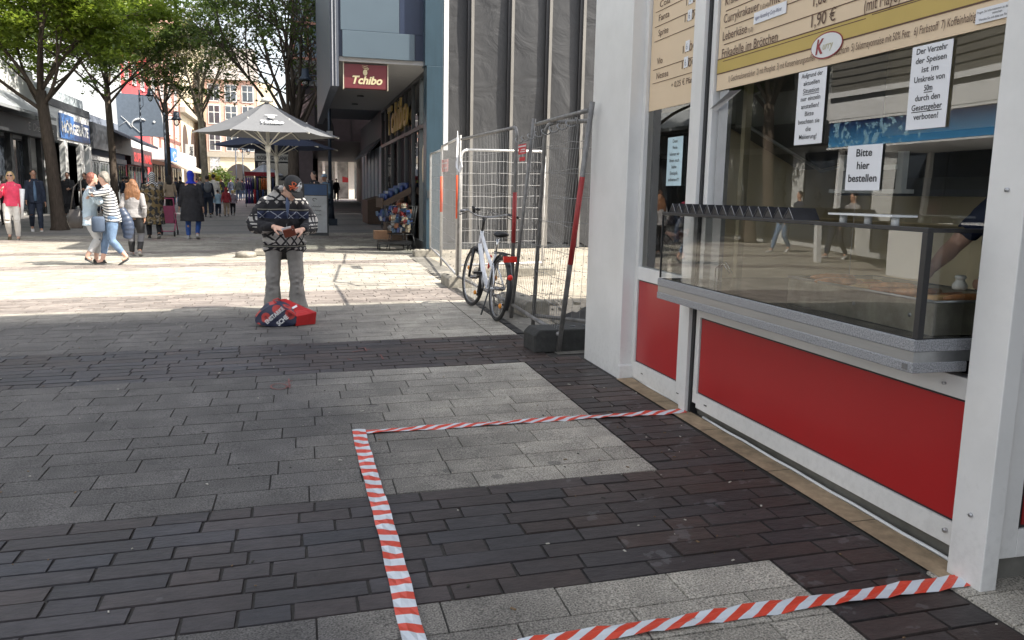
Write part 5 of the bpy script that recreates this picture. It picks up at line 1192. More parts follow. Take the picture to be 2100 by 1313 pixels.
    cx,cy_,cz=px_+.065,py_-.445,g_+.915; lea=mat('leather_brown',(.17,.045,.025),.45,var=.2,scale=20,bump=.3)
    Mw=Matrix.Translation((cx,cy_,cz))@Matrix.Rotation(-.25,4,'Y')@Matrix.Rotation(.5,4,'X')
    s=MB(); s.box(-.062,.062,-.008,.008,-.048,.048,M=Mw); s.build('purse_front',lea,wl_,bev=.004)
    s=MB(); s.box(-.058,.058,-.008,.008,-.045,.045,M=Mw@Matrix.Translation((0,.028,.006))@Matrix.Rotation(-.35,4,'X')); s.build('purse_back',lea,wl_,bev=.004)
    s=MB(); s.cyl(Mw@V3(.04,-.011,.03),Mw@V3(.04,-.008,.03),.006); s.build('snap_button',chrome,wl_)
    s=MB(); s.box(-.05,.05,-.002,.002,-.02,.055,M=Mw@Matrix.Translation((-.02,.016,.01))); s.build('receipt',paper,wl_)
main_man()

# shopping bag on the ground
def bag():
    g_=gz(-.1,8.5); r=thing('shopping_bag','slumped red and navy printed shopping bag lying on the grey paving at the man\'s feet','shopping bag',(-.12,8.6,g_))
    n=NT('bag_print',.5); v=n.t.nodes.new('ShaderNodeTexVoronoi'); v.inputs['Scale'].default_value=8; n.t.links.new(n.co,v.inputs['Vector'])
    c=n.mix(n.f('LESS_THAN',v.outputs['Distance'],.42),(.018,.022,.055),(.42,.035,.03)); c=n.mix(n.f('LESS_THAN',v.outputs['Distance'],.2),c,(.2,.015,.02)); bm_=n.done(c)
    rm=mat('bag_red',(.42,.018,.02),.42,var=.1,scale=6)
    A=lambda px,py,y: oY(px,py,y)
    fr=[A(519,659,8.52),A(530,645,8.5),A(545,630,8.48),A(568,622,8.47),A(590,634,8.46),A(613,648,8.45),A(607,668,8.44),A(585,670,8.44),A(555,670,8.45),A(530,667,8.47)]
    bk=[p+V3(.02,.26,.0) for p in fr]; top=[p+V3(.0,.12,.035) for p in fr]
    s=MB(); n_=len(fr); s.smooth=True
    ctr=sum(fr,V3(0,0,0))/n_+V3(0,-.05,.01)
    s.add(fr+[ctr],[(k,(k+1)%n_,n_) for k in range(n_)]); 
    s.add(fr+top+bk,[(k,n_+k,n_+(k+1)%n_,(k+1)%n_) for k in range(n_)]+[(n_+k,2*n_+k,2*n_+(k+1)%n_,n_+(k+1)%n_) for k in range(n_)]+[tuple(2*n_+k for k in range(n_))]); o=s.build('printed_side',bm_,r)
    m=o.modifiers.new('s','SUBSURF'); m.levels=2; m.render_levels=2; tx=bpy.data.textures.new('cr','CLOUDS'); tx.noise_scale=.09; d=o.modifiers.new('d','DISPLACE'); d.texture=tx; d.strength=.035; d.texture_coords='GLOBAL'
    s=MB(); s.add([A(609,650,8.43),A(648,641,8.50),A(646,664,8.52),A(606,668,8.44),A(568,617,8.75),A(585,614,8.82)],[(0,1,2,3),(0,4,5,1)]); s.add([A(568,617,8.75),A(609,650,8.43),A(572,628,8.44)],[(0,1,2)]); s.add([A(648,641,8.50),A(646,664,8.52),A(640,655,8.85),A(620,640,8.85),A(585,614,8.82)],[(0,1,2),(0,2,3),(0,3,4)])
    o=s.build('red_gusset',rm,r); m=o.modifiers.new('s','SOLIDIFY'); m.thickness=.006; m=o.modifiers.new('s2','SUBSURF'); m.subdivision_type='SIMPLE'; m.levels=3; m.render_levels=3; d=o.modifiers.new('d','DISPLACE'); d.texture=tx; d.strength=.015; d.texture_coords='GLOBAL'
    s=MB(); rt=Vector((.76,0,.65)); uu=Vector((-.65,-.05,.76))
    text(s,'ENSTARKE',A(548,665,8.39),rt,uu,.042,width=.225,bold=.04); text(s,'SCHE',A(572,669,8.375),rt,uu,.046,width=.13,bold=.04); s.build('bag_lettering',whitem,o)
    s=MB(); q=A(604,632,8.58); s.box(-.028,.028,-.016,.016,-.001,.001,M=Matrix.Translation(q+V3(0,-.01,.012))@Matrix.Rotation(-.5,4,'Y')@Matrix.Rotation(.6,4,'X')); s.build('white_label',paper,o)
    s=MB(); s.tube([A(577,618,8.7),A(570,612,8.72),A(560,616,8.6),A(566,622,8.5)],.006,6); s.build('bag_handle',rm,r)
bag()

# -- the other passers-by
def sunglasses(root,S,k,hc,Mh,arm):
    s=MB()
    for q in (1,-1): s.ell(hc+Mh@V3(.032*k*q,-.086*k,.012*k),(.027*k,.008*k,.018*k),10,6,M=Mh); s.tube([hc+Mh@V3(.05*k*q,-.08*k,.015*k),hc+Mh@V3(.078*k*q,0,.012*k)],.003*k,4)
    s.tube([hc+Mh@V3(-.015*k,-.092*k,.014*k),hc+Mh@V3(.015*k,-.092*k,.014*k)],.003*k,4); s.build('sunglasses',black,root,world=False)
P_=at(30,492)
person('blonde woman in sunglasses, pink red jumper and white trousers walking towards us',P_,1.68,8,pinkc,whitet,mat('shoe_gold',(.10,.08,.05),.4),hblond,'bob',w=1.05,stride=.03,arms=[(.125,-.06,.45),(-.10,-.13,.72,(-.4,.3,-1))],hem=.49,sleeve='long',face=True,extra=sunglasses,skinm=skin2,legw=1.05)
s=MB(); Pb=Vector(P_)+V3(-.30,-.05,1.0)
s.tube([Pb+V3(0,0,-.28),Pb+V3(0,0,-.2),Pb+V3(0,0,0)],[(.06,.12),(.07,.15),(.05,.13)],10,ax=(0,1,0)); s.tube([Pb+V3(0,-.08,0),Pb+V3(.05,-.06,.3),Pb+V3(.1,.02,.42),Pb+V3(.05,.08,.3),Pb+V3(0,.08,0)],.012,6)
tag(s.build('handbag',mat('bag_cream',(.4,.38,.36),.5)),'pale shoulder bag hanging at the side of the blonde woman','handbag')
s=MB(); q=Vector(P_)+V3(.24,-.12,.55); s.tube([q,q+V3(.04,0,.7)],[.02,.06],10); tag(s.build('paper_roll',paper),'long white paper roll carried by the blonde woman in pink','paper roll')
person('bearded man in an open dark jacket walking just behind the blonde woman',at(76,475),1.78,20,navyc,navyc,shw,hdark,'short',stride=.10,face=True,hem=.46,topw=1.12,extra=opened,arms=[(.14,-.03,.46),(-.13,-.10,.49)])
person('dark clad shopper in the shade at the left edge of the picture',at(14,462),1.62,200,blk,blk,shb,hdark,'long',stride=.05)
person('man in long black robe half hidden behind the big tree trunk',at(143,446),1.80,10,blk,blk,shb,hdark,'short',stride=.02,hem=.10,topw=1.1,arms=[(.04,-.16,.62,(.5,.4,-1)),(-.14,0,.46)],face=True,vox=.014)
person('man in a dark open necked shirt reading a slip in the shade',at(178,447),1.78,-8,blk,blk,shb,hdark,'short',stride=.02,hem=.40,arms=[(.05,-.16,.62,(.5,.4,-1)),(-.05,-.16,.60,(-.5,.4,-1))],face=True,vox=.014)
# two women hugging
st1=striped('stripe_top',(.62,.62,.60),(.05,.055,.07),.05,dist=.25)
person('silver haired woman in a striped top and cropped jeans hugging her friend',at(236,543),1.62,-78,st1,denim,shb,hgrey,'bob',w=1.05,stride=.12,phase=-1,arms=[(.05,-.19,.80,(.8,.2,-.3)),(-.05,-.20,.70,(-.8,.3,-.6))],hem=.46,cuff=.14,lean=.05,skinm=skin2,headp=12,vox=.010)
person('auburn haired woman in a pale blue denim jacket embraced by the silver haired woman',(lambda p:(p[0]-.40,p[1]+.12,gz(p[0],p[1])))(at(236,543)),1.60,96,mat('pale_denim',(.42,.52,.60),.85,var=.12,scale=6,bump=.4,bscale=20),mat('pale_grey_trousers',(.42,.43,.44),.85),shb,hred,'bob',w=1.05,stride=.04,arms=[(.08,-.2,.70,(.8,.2,-.4)),(-.08,-.2,.72,(-.8,.2,-.4))],hem=.42,cuff=.14,lean=.04,skinm=skin2,vox=.010)
P_=Vector(at(236,543))+V3(-.42,.12,0)
s=MB(); q=P_+V3(-.16,-.13,.83); s.tube([q+V3(0,0,-.2),q+V3(0,0,-.08),q+V3(0,0,.12)],[(.10,.05),(.14,.06),(.09,.04)],12,ax=(0,1,0)); s.tube([q+V3(-.07,0,.1),q+V3(.0,.0,.5),q+V3(.1,.03,.62),q+V3(.1,.03,.1)],.012,6)
tag(s.build('handbag',mat('bag_brownblack',(.04,.035,.033),.5)),'big dark shoulder bag on the back of the auburn haired woman','handbag')
P_=Vector(at(236,543))
s=MB(); q=P_+V3(-.20,-.14,.72); s.tube([q+V3(0,0,-.15),q+V3(0,0,-.12),q+V3(0,0,.08),q+V3(0,0,.12)],[(.08,.03),(.11,.04),(.11,.035),(.09,.02)],10,ax=(0,1,0)); tag(s.build('denim_bag',mat('bag_slate',(.06,.085,.13),.7)),'flat slate blue bag hanging between the two hugging women','handbag')
s=MB(); random.seed(6)
s.tube([P_+V3(.13+.10*math.sin(k_/60*2.2),.05,.98-k_*.0088) for k_ in range(61)],[((.055+.05*math.sin(k_/60*3.0)+.008*abs(math.sin(k_*.36))),(.06+.03*math.sin(k_/60*3.)+.008*abs(math.sin(k_*.36)))) for k_ in range(61)],16,ax=(0,1,0))
tag(blob(s,'padded_jacket',mat('quilt_navy',(.035,.05,.085),.45,var=.2,scale=12),None,.012,2),'navy padded jacket tied behind the silver haired woman','jacket')
# ginger girl
n=NT('grey_jumper',.85); jmp=n.done(n.mix(n.band(n.z,.84,.92),(.26,.25,.25),(.33,.32,.32)))
n=NT('panel_leggings',.8); leg_=n.done(n.mix(n.band(n.z,.29,.45),(.018,.018,.02),(.12,.12,.13)))
person('girl with long wavy ginger hair walking away in grey jumper and black leggings',at(279,526),1.50,178,jmp,leg_,mat('shoe_greige',(.25,.23,.22),.6),hgin,'curly',w=1.08,stride=.06,hem=.50,legw=1.02,arms=[(.13,-.04,.50),(-.13,.02,.50)],vox=.010)
# headscarf woman with pram
n=NT('patterned_dress',.85); wv=n.noise(9,3); v=n.f('ADD',n.f('ADD',n.cell(n.x,.13),n.cell(n.z,.17)),n.f('MULTIPLY',n.f('SUBTRACT',n.noise(14,2),.5),1.4))
c=n.mix(n.f('GREATER_THAN',v,.5),(.02,.02,.02),(.13,.09,.035)); c=n.mix(n.f('GREATER_THAN',wv,.58),c,(.2,.17,.13)); drs=n.done(c)
st2=striped('stripe_scarf',(.5,.5,.5),(.02,.02,.025),.05,dist=.8)
person('woman in a black and white striped headscarf and patterned long dress pushing a pram',at(317,490),1.68,190,drs,blk,shb,st2,'scarf',w=1.2,stride=.05,hem=.22,topw=1.1,arms=[(.13,-.16,.58,(.4,.6,-1)),(-.10,-.18,.58,(-.4,.6,-1))])
s=MB(); P_=Vector(at(317,490)); s.ell(P_+V3(0,.04,1.28),(.2,.14,.16),12,8); tag(s.build('headscarf_drape',st2),'striped scarf drape over the shoulders of the woman with the pram','scarf')
pr=thing('pram','pink framed child buggy pushed by the woman in the patterned dress','pram',at(345,484)); pm=mat('pram_pink',(.45,.06,.16),.45)
q=Vector(at(345,484)); s=MB()
for sx in (-.2,.2): s.tube([q+V3(sx,-.30,1.0),q+V3(sx,-.05,.6),q+V3(sx,.35,.12)],.014,6); s.tube([q+V3(sx,-.28,.12),q+V3(sx,.15,.6)],.014,6)
s.tube([q+V3(-.2,-.3,1.0),q+V3(.2,-.3,1.0)],.016,6); s.tube([q+V3(-.2,-.28,.14),q+V3(.2,-.28,.14)],.012,6); s.build('pram_frame',pm,pr)
s=MB(); s.prism([q+V3(-.17,-.12,.35),q+V3(-.17,-.05,.8),q+V3(-.17,.0,.8),q+V3(-.17,.05,.42),q+V3(-.17,.3,.38),q+V3(-.17,.3,.32)],(.34,0,0)); s.build('pram_seat',mat('pram_cloth',(.25,.05,.1),.8),pr)
for a,b_ in ((-.2,-.28),(.2,-.28),(-.2,.35),(.2,.35)):
    s=MB(); s.torus(q+V3(a,b_,.08),(1,0,0),.065,.018,16,6); s.build('wheel',black,pr)
person('woman with long dark hair in a beige jumper walking away down the street',at(350,444),1.70,182,beigec,blk,shw,hdark,'long',stride=.08,w=1.,vox=.014)
person('broad woman in a bright blue headscarf, long black coat and blue jeans',at(396,491),1.70,176,blk,jeansb,shw,bluec,'scarf',w=1.3,stride=.04,hem=.27,topw=1.05,legw=.95,arms=[(.19,-.02,.42),(-.17,.03,.44)])
person('person in dark clothes with a grey rucksack beyond the blue headscarf',at(427,446),1.70,185,navyc,navyc,shb,hdark,'short',stride=.08,vox=.014)
q=Vector(at(429,447))+V3(0,-.17,1.22); s=MB(); s.ell(q,(.15,.10,.22),12,8); s.ell(q+V3(0,-.06,-.07),(.11,.06,.11),10,8); tag(s.build('rucksack',mat('ruck_grey',(.13,.14,.16),.7)),'grey rucksack on the back of the dark clothed walker','rucksack')
person('man in a white shirt walking away near the street cafe',at(440,441),1.78,180,whitet,navyc,shb,hdark,'short',stride=.07,vox=.016)
person('child in a light blue top and dark trousers walking away',at(448,444),1.12,180,skyc,navyc,shb,hdark,'short',stride=.04,vox=.014)
person('child in a dark red hooded top walking between two others',at(465,444),1.22,180,redc,beigec,shb,redc,'scarf',stride=.04,vox=.014)
person('child in a pinkish grey top walking nearest the clothes stall',at(478,442),1.10,180,mat('cloth_mauve',(.25,.2,.24),.85),blk,shb,hblond,'bob',stride=.06,vox=.014)
far=[(262,430,1.7,'dark distant pedestrian just left of the projecting sign post',navyc,blk,hdark),(300,424,1.66,'distant pedestrian in black under the red lettered sign',blk,navyc,hdark),(362,420,1.7,'distant pedestrian in blue in front of the beige awning end',navyc,denim,hdark),(405,412,1.7,'small distant pedestrian in red near the cream arcade',redc,blk,hdark),(508,409,1.7,'small distant pedestrian in pale shirt by the far lamp post',greyc,blk,hdark),(474,407,1.7,'small distant pedestrian before the wide far arch',navyc,denim,hdark),(489,413,1.72,'distant pedestrian in grey green with blue jeans left of the clothes stall',mat('cloth_sage',(.13,.15,.13),.85),denim,hdark),(498,411,1.65,'distant pedestrian in dark top beside the one in grey green',navyc,denim,hdark),(520,410,1.6,'distant pedestrian by the rack of purple clothes',blk,blk,hdark),
     (455,411,1.7,'distant pedestrian under the cafe sign on the left',blk,navyc,hdark),(372,425,1.72,'distant pedestrian in black in front of the cream arcade',blk,blk,hdark),(412,422,1.7,'distant pedestrian with light hair beside the cream arcade',greyc,navyc,hblond),(255,425,1.7,'dark distant pedestrian in the shade of the awning',blk,blk,hdark),(330,428,1.7,'distant pedestrian in grey in front of the beige awning',greyc,blk,hdark),(206,438,1.68,'shaded pedestrian beyond the man with the slip',navyc,navyc,hdark)]
for (a,b_,h_,lb2,t_,bt_,hm_) in far: person(lb2,at(a,b_),h_,180,t_,bt_,shb,hm_,'short',stride=.06,vox=.022,group='distant pedestrians')
person('man in a black T-shirt standing behind the pavement board',at(646,472),1.78,-60,blk,blk,shb,hdark,'short',w=1.15,stride=.01,sleeve='short',arms=[(.12,-.10,.60,(.4,.5,-1)),(-.12,-.10,.60,(-.4,.5,-1))],skinm=skin2,face=True)
person('man in a pale cap and blue denim jacket standing behind the lamp post',at(667,464),1.72,-40,mat('denim_jacket',(.12,.19,.26),.85,var=.15),navyc,shw,hgr2,'cap',w=1.05,stride=.02,scarfm=mat('cap_paleblue',(.3,.4,.5),.8),hem=.44,arms=[(.08,-.14,.56,(.4,.5,-1)),(-.13,-.02,.47)],face=True)
person('man in black walking towards us through the bright end of the passage',at(690,413),1.72,0,blk,blk,shb,hdark,'short',stride=.05,vox=.02)
person('shop assistant in a peach shirt bending over the goods by the shop door',(2.52,20.6,gz(2.5,20.6)),1.60,95,mat('cloth_peach',(.55,.33,.26),.8),mat('brown_skirt',(.10,.04,.03),.8),shb,hdark,'short',stride=.02,lean=.22,headoff=(0,-.06),arms=[(.1,-.32,.55),(-.1,-.30,.52)],vox=.013)
# the seller inside the snack bar: shoulder and arm
person('seller in a navy T-shirt with bare arms behind the sausage counter',(3.28,3.02,.12),1.70,-82,mat('tee_navy',(.012,.02,.055),.8,bump=.3,bscale=20),navyc,shb,hdark,'short',w=1.3,stride=.02,sleeve='short',arms=[(.10,-.22,.60,(.8,.5,-.6)),(-.17,-.16,.60,(-.9,.5,-.5))],skinm=skin2,vox=.009)

for (x_,y_,t_,bt_,lb_) in ((-8.25,19.4,navyc,denim,'walker in jeans mirrored in the middle of the counter glass'),(-8.9,18.0,greyc,navyc,'walker in dark trousers mirrored near the black end post of the counter glass')):
    person(lb_,(x_,y_,gz(x_,y_)),1.74,80,t_,bt_,shw,hdark,'short',stride=.14,vox=.018)
# ================================================================ trees
def leafmat(name,c,c2):
    m=bpy.data.materials.new(name); m.use_nodes=True; t=m.node_tree; o=t.nodes['Material Output']; t.nodes.remove(t.nodes['Principled BSDF'])
    at_=t.nodes.new('ShaderNodeAttribute'); at_.attribute_name='tint'; mx=t.nodes.new('ShaderNodeMix'); mx.data_type='RGBA'; t.links.new(at_.outputs['Fac'],mx.inputs[0]); mx.inputs[6].default_value=c+(1,); mx.inputs[7].default_value=c2+(1,)
    d=t.nodes.new('ShaderNodeBsdfDiffuse'); r=t.nodes.new('ShaderNodeBsdfTranslucent'); g=t.nodes.new('ShaderNodeBsdfGlossy'); g.inputs['Roughness'].default_value=.4; g.inputs[0].default_value=(.5,.5,.5,1)
    t.links.new(mx.outputs[2],d.inputs[0]); t.links.new(mx.outputs[2],r.inputs[0])
    a=t.nodes.new('ShaderNodeMixShader'); a.inputs[0].default_value=.5; t.links.new(d.outputs[0],a.inputs[1]); t.links.new(r.outputs[0],a.inputs[2])
    b=t.nodes.new('ShaderNodeMixShader'); b.inputs[0].default_value=.06; t.links.new(a.outputs[0],b.inputs[1]); t.links.new(g.outputs[0],b.inputs[2]); t.links.new(b.outputs[0],o.inputs[0]); return m
leaf1=leafmat('leaf_green',(.085,.15,.018),(.28,.36,.04)); leaf2=leafmat('leaf_dark',(.05,.09,.022),(.14,.20,.04))
bark=mat('bark',(.085,.065,.05),.9,var=.35,scale=9,stretch=(3,3,.5),bump=1.,bscale=14); barkl=mat('bark_pale',(.30,.26,.20),.9,var=.45,scale=5,bump=.6)
def leaves(name,clusters,per,size,m,parent,flat=.3):
    cs=np.array([c[:3] for c in clusters]); rs=np.array([c[3] for c in clusters]); n=len(cs)*per
    idx=np.repeat(np.arange(len(cs)),per); d=rng.normal(size=(n,3)); d/=np.linalg.norm(d,axis=1)[:,None]; rad=rng.random(n)**.45
    p=cs[idx]+d*rad[:,None]*rs[idx][:,None]*np.array([1,1,flat]); p[:,2]-=(rad*rs[idx])**2*.25
    nrm=rng.normal(size=(n,3))*.55+np.array([0,0,1]); nrm/=np.linalg.norm(nrm,axis=1)[:,None]
    t=rng.normal(size=(n,3)); t-=nrm*(t*nrm).sum(1)[:,None]; t/=np.linalg.norm(t,axis=1)[:,None]; b=np.cross(nrm,t)
    s=size*(.6+.8*rng.random(n))[:,None]
    v=np.empty((n,4,3)); v[:,0]=p-t*s; v[:,1]=p+b*s*.5; v[:,2]=p+t*s; v[:,3]=p-b*s*.5
    me=bpy.data.meshes.new(name); me.vertices.add(n*4); me.vertices.foreach_set('co',v.reshape(-1)); me.loops.add(n*4); me.loops.foreach_set('vertex_index',np.arange(n*4,dtype=np.int32)); me.polygons.add(n); me.polygons.foreach_set('loop_start',np.arange(0,n*4,4,dtype=np.int32)); me.polygons.foreach_set('loop_total',np.full(n,4,dtype=np.int32))
    me.materials.append(m); a=me.attributes.new('tint','FLOAT','POINT'); tt=np.clip(rng.random(len(cs))[idx]*.6+rng.random(n)*.5,0,1); a.data.foreach_set('value',np.repeat(tt,4).astype(np.float32)); me.update(); me.validate()
    o=bpy.data.objects.new(name,me); link(o,parent); return o
def tree(label,x,y,th,tr_r,crown,seed,m=leaf1,bk=bark,lean=(0,0),nb=7,L0=3.2,up=.75,lv=3,per=40,size=.07,crad=.6,top=None,dens=1.,group='street trees',leafy=True,limbs=None,clip=None):
    g_=gz(x,y); random.seed(seed); r=thing('street_tree',label,'tree',(x,y,g_),group); s=MB(); cl=[]
    base=Vector((x,y,g_)); tp=base+Vector((lean[0],lean[1],th))
    s.tube([base-V3(0,0,.1),base+V3(0,0,.12),base.lerp(tp,.15),base.lerp(tp,.5)+V3(.03,0,0),tp],[tr_r*1.75,tr_r*1.35,tr_r*1.08,tr_r*.95,tr_r*.85],12)
    tr_o=s.build('trunk',bk,r); s=MB()
    def grow(p,d,L,rad,l):
        pts=[p]; rs=[rad]; q=p; n_=4
        for j in range(n_):
            d=(d+V3(random.gauss(0,.10),random.gauss(0,.10),random.gauss(0,.06)+(.02 if l<2 else -.02))).normalized(); q=q+d*L/n_; pts.append(q); rs.append(rad*(1-.7*(j+1)/n_))
            if l>=lv-1 and random.random()<dens: cl.append((q.x,q.y,q.z,crad*random.uniform(.5,1.1)))
        s.tube(pts,rs,6 if l<2 else 4,cap=False)
        if l<lv:
            for k in range(4 if l==0 else 3+(l==1)):
                t=random.uniform(.3,1.); i=min(int(t*n_),n_-1); o_=pts[i].lerp(pts[i+1],t*n_-i)
                dd=(d*.75+V3(random.gauss(0,.55),random.gauss(0,.55),random.gauss(.0,.28))).normalized(); grow(o_,dd,L*random.uniform(.5,.72),rad*.42,l+1)
    for k in range(nb):
        a=2*math.pi*k/nb+random.uniform(-.3,.3); t=random.uniform(.84,1.) if k else 1.; e=random.uniform(.35,1.)*up
        grow(base.lerp(tp,t),Vector((math.cos(a)*math.cos(e*1.2),math.sin(a)*math.cos(e*1.2),math.sin(e*1.2)+.25)).normalized(),L0*random.uniform(.8,1.15),tr_r*.36,0)
    grow(tp,V3(.05,0,1),L0,tr_r*.6,0)
    if limbs:
        for a,b_,rd in limbs: grow(Vector(a),(Vector(b_)-Vector(a)).normalized(),(Vector(b_)-Vector(a)).length,rd,0)
    s.build('limbs',bk,tr_o)
    if clip: cl=[c for c in cl if clip(c)]
    if leafy: leaves('crown',cl,per,size,m,r)
    return r
tree('big tree with a thick trunk and bright yellow green leaves, nearest on the left',-6.78,26.9,4.0,.18,None,3,lean=(-.28,0),nb=8,L0=3.0,up=.75,per=28,size=.075,crad=.52,dens=.6,clip=lambda c:c[2]>3.2)
p=G(238,440)
tree('slimmer tree behind the first, its crown hanging over the red house',p.x,p.y,5.4,.15,None,12,leaf2,lean=(-.1,0),nb=9,L0=4.0,up=.7,per=22,size=.085,crad=.6,dens=.6,clip=lambda c:c[2]>4.2)
p=G(425,437)
tree('pale barked sparse tree with thin new leaves in front of the cream arcade',p.x,p.y,4.6,.16,None,5,leafmat('leaf_new',(.16,.17,.05),(.28,.27,.08)),barkl,lean=(-.15,0),nb=7,L0=3.2,up=1.1,per=5,size=.05,crad=.4,dens=.7)
tree('dark many stemmed tree fanning out behind the grey parasol',-.12,32.5,3.2,.22,None,21,leaf2,lean=(.1,0),nb=13,L0=4.6,up=1.25,per=8,size=.08,crad=.55,dens=.42,clip=lambda c:c[2]>3.9 and not(c[0]>1.6 and c[2]<6))
tree('leafy tree high over the middle of the street beyond the pale tree',-6.5,47,5.5,.15,None,33,leaf2,nb=7,L0=3.8,up=.8,per=7,size=.1,crad=.7,dens=.4,clip=lambda c:c[2]>6.2)
tree('tree at the far left edge whose branches reach into the picture',-10.0,24.0,4.4,.2,None,44,leaf1,nb=6,L0=2.4,up=.9,per=22,size=.08,crad=.5,dens=.5,clip=lambda c:c[2]>3.4 and c[0]<-5.5)
# far greenery in pots and bushes
def bush(label,x,y,w_,h_,m,seed):
    r=thing('bush',label,'plant',(x,y,gz(x,y)),'far potted greenery'); global rng
    cl=[(x+random.uniform(-w_,w_)*.4,y+random.uniform(-w_,w_)*.4,gz(x,y)+.5+random.uniform(0,h_-.6),w_*.4) for _ in range(14)]
    leaves('foliage',cl,70,.14,m,r,.8); s=MB(); s.tube([(x,y,gz(x,y)),(x,y,gz(x,y)+.55)],[w_*.3,w_*.38],10); s.build('planter',dark,r)
bush('dark bushy plant in a tub under the far left arch',-7.3,80,1.5,2.6,leaf2,1)
bush('dark bushy plant in a tub in the middle of the far arcade',-6.0,78,1.5,2.4,leaf2,2)
bush('yellow flowering plant beside the blue headscarf',-5.8,62,1.0,2.0,leafmat('leaf_yellow',(.3,.33,.03),(.45,.45,.05)),3)

# ================================================================ left row of shops
XF=-11.
def face(mb,y0,y1,z0,z1,dx=0.,th=.12): mb.box(XF+dx,XF+dx+th,y0,y1,z0,z1)
def gzf(y): return gz(XF,y)-.03
def wins(parent,ylist,w_,z0,z1,framem,panem=None,dx=.0,bars=1):
    for y_ in ylist:
        s=MB(); t=.07; s.box(XF+dx,XF+dx+.06,y_,y_+w_,z0,z0+t); s.box(XF+dx,XF+dx+.06,y_,y_+w_,z1-t,z1); s.box(XF+dx,XF+dx+.06,y_,y_+t,z0+t,z1-t); s.box(XF+dx,XF+dx+.06,y_+w_-t,y_+w_,z0+t,z1-t)
        for b_ in range(bars): s.box(XF+dx+.005,XF+dx+.055,y_+w_*(b_+1)/(bars+1)-.03,y_+w_*(b_+1)/(bars+1)+.03,z0+t,z1-t)
        f=s.build('window',framem,parent); s=MB(); s.box(XF+dx+.003,XF+dx+.02,y_+t,y_+w_-t,z0+t,z1-t); s.build('pane',panem or pane_m,f)
pane_m=mat('window_pane_dark',(.05,.06,.075),.08,var=.5,scale=.8,spec=1.)
wallw=mat('wall_white',(.62,.63,.62),.8,var=.04,scale=.7); walls_=mat('wall_paleblue',(.50,.56,.60),.8,var=.04); wallg=mat('wall_grey',(.22,.23,.24),.8,var=.1); wallred=mat('wall_red',(.60,.07,.075),.75,var=.05,scale=.8); wallpk=mat('wall_pink',(.62,.36,.29),.8,var=.06,scale=.8); wallcr=mat('wall_cream',(.66,.58,.43),.8,var=.07,scale=.8,dirt=.1); tim=mat('timber_brown',(.16,.065,.05),.7); dkf=mat('fascia_dark',(.035,.038,.042),.5,var=.2)
FX=(0,1,0)
def ftext(mb,t_,y,z,h,w_=None,x=.08,**k): text(mb,t_,(XF+x,y,z),FX,UP,h,width=w_,**k)
def bld(label,y0,y1,z1,m,depth=9,z0=None):
    r=thing('town_house',label,'building',(XF,(y0+y1)/2,gzf((y0+y1)/2)),'houses along the left side'); B('wall',m,r,XF-depth,XF,y0,y1,(gzf(y0)-.2) if z0 is None else z0,z1); return r
# shop 1 (dark front, script sign)
b1=bld('grey shop building with a dark glazed front and white scripted sign at the left edge',28,40.9,6.3,wallw)
s=MB(); face(s,28,42.2,3.45,4.15,.0,.5); f_=s.build('fascia',dkf,b1)
s=MB(); ftext(s,'E  Dream Style',38.0,3.68,.34,3.6,.503,shear=.3); s.build('fascia_lettering',mat('letter_pale',(.6,.6,.58),.6),f_)
s=MB(); s.prism([(XF+.02,30,5.1),(XF+.02,30,4.95),(XF+1.0,30,4.2),(XF+1.0,30,4.32)],(0,10.2,0)); s.build('awning',mat('awning_grey',(.32,.34,.36),.6,var=.1),b1)
for y_ in (29,31.5,34,36.6,38.8,40.6): B('shop_pillar',dkf,b1,XF+.01,XF+.22,y_,y_+.32,gzf(y_),3.44)
wins(b1,[29.4,31.9,34.4,37.0],2.1,.35,3.3,dkf)
# shop 2 (hearing aids)
b2=bld('white shop building with a blue hearing aid sign and tall glass window',40.95,49.6,5.95,walls_)
s=MB(); face(s,40.95,49.6,3.55,5.2,.0,.25); f_=s.build('fascia',whitem,b2)
s=MB(); s.box(XF+.255,XF+.30,43.6,46.2,3.68,4.85); s.build('blue_sign',mat('sign_blue',(.05,.18,.52),.4),f_)
s=MB(); s.box(XF+.255,XF+.30,46.2,49.4,3.68,4.65); s.build('dark_blue_sign',mat('sign_navy',(.02,.05,.16),.4),f_)
s=MB(); ftext(s,'HÖRGERÄTE',43.9,4.0,.5,5.2,.31,bold=.04); s.build('fascia_lettering',whitem,f_)
s=MB(); face(s,40.95,49.6,5.05,5.4,.255,.05); s.build('window_strip',dkf,b2)  # dark strip of upper windows above the white fascia
for y_,w_ in ((41.0,.55),(44.2,.5),(47.2,.7),(49.0,.55)): B('shop_pillar',whitem,b2,XF+.01,XF+.3,y_,y_+w_,gzf(y_),3.54); wins(b2,[41.6,44.75],2.4,.4,3.45,whitem,mat('shop_pane_green',(.16,.2,.18),.1,var=.5,scale=1.2,spec=1.),.04)
s=MB(); s.box(XF+.11,XF+.13,42.2,43.3,1.0,2.6); s.build('window_poster',mat('poster_blue',(.15,.25,.32),.5,var=.8,scale=3),b2)
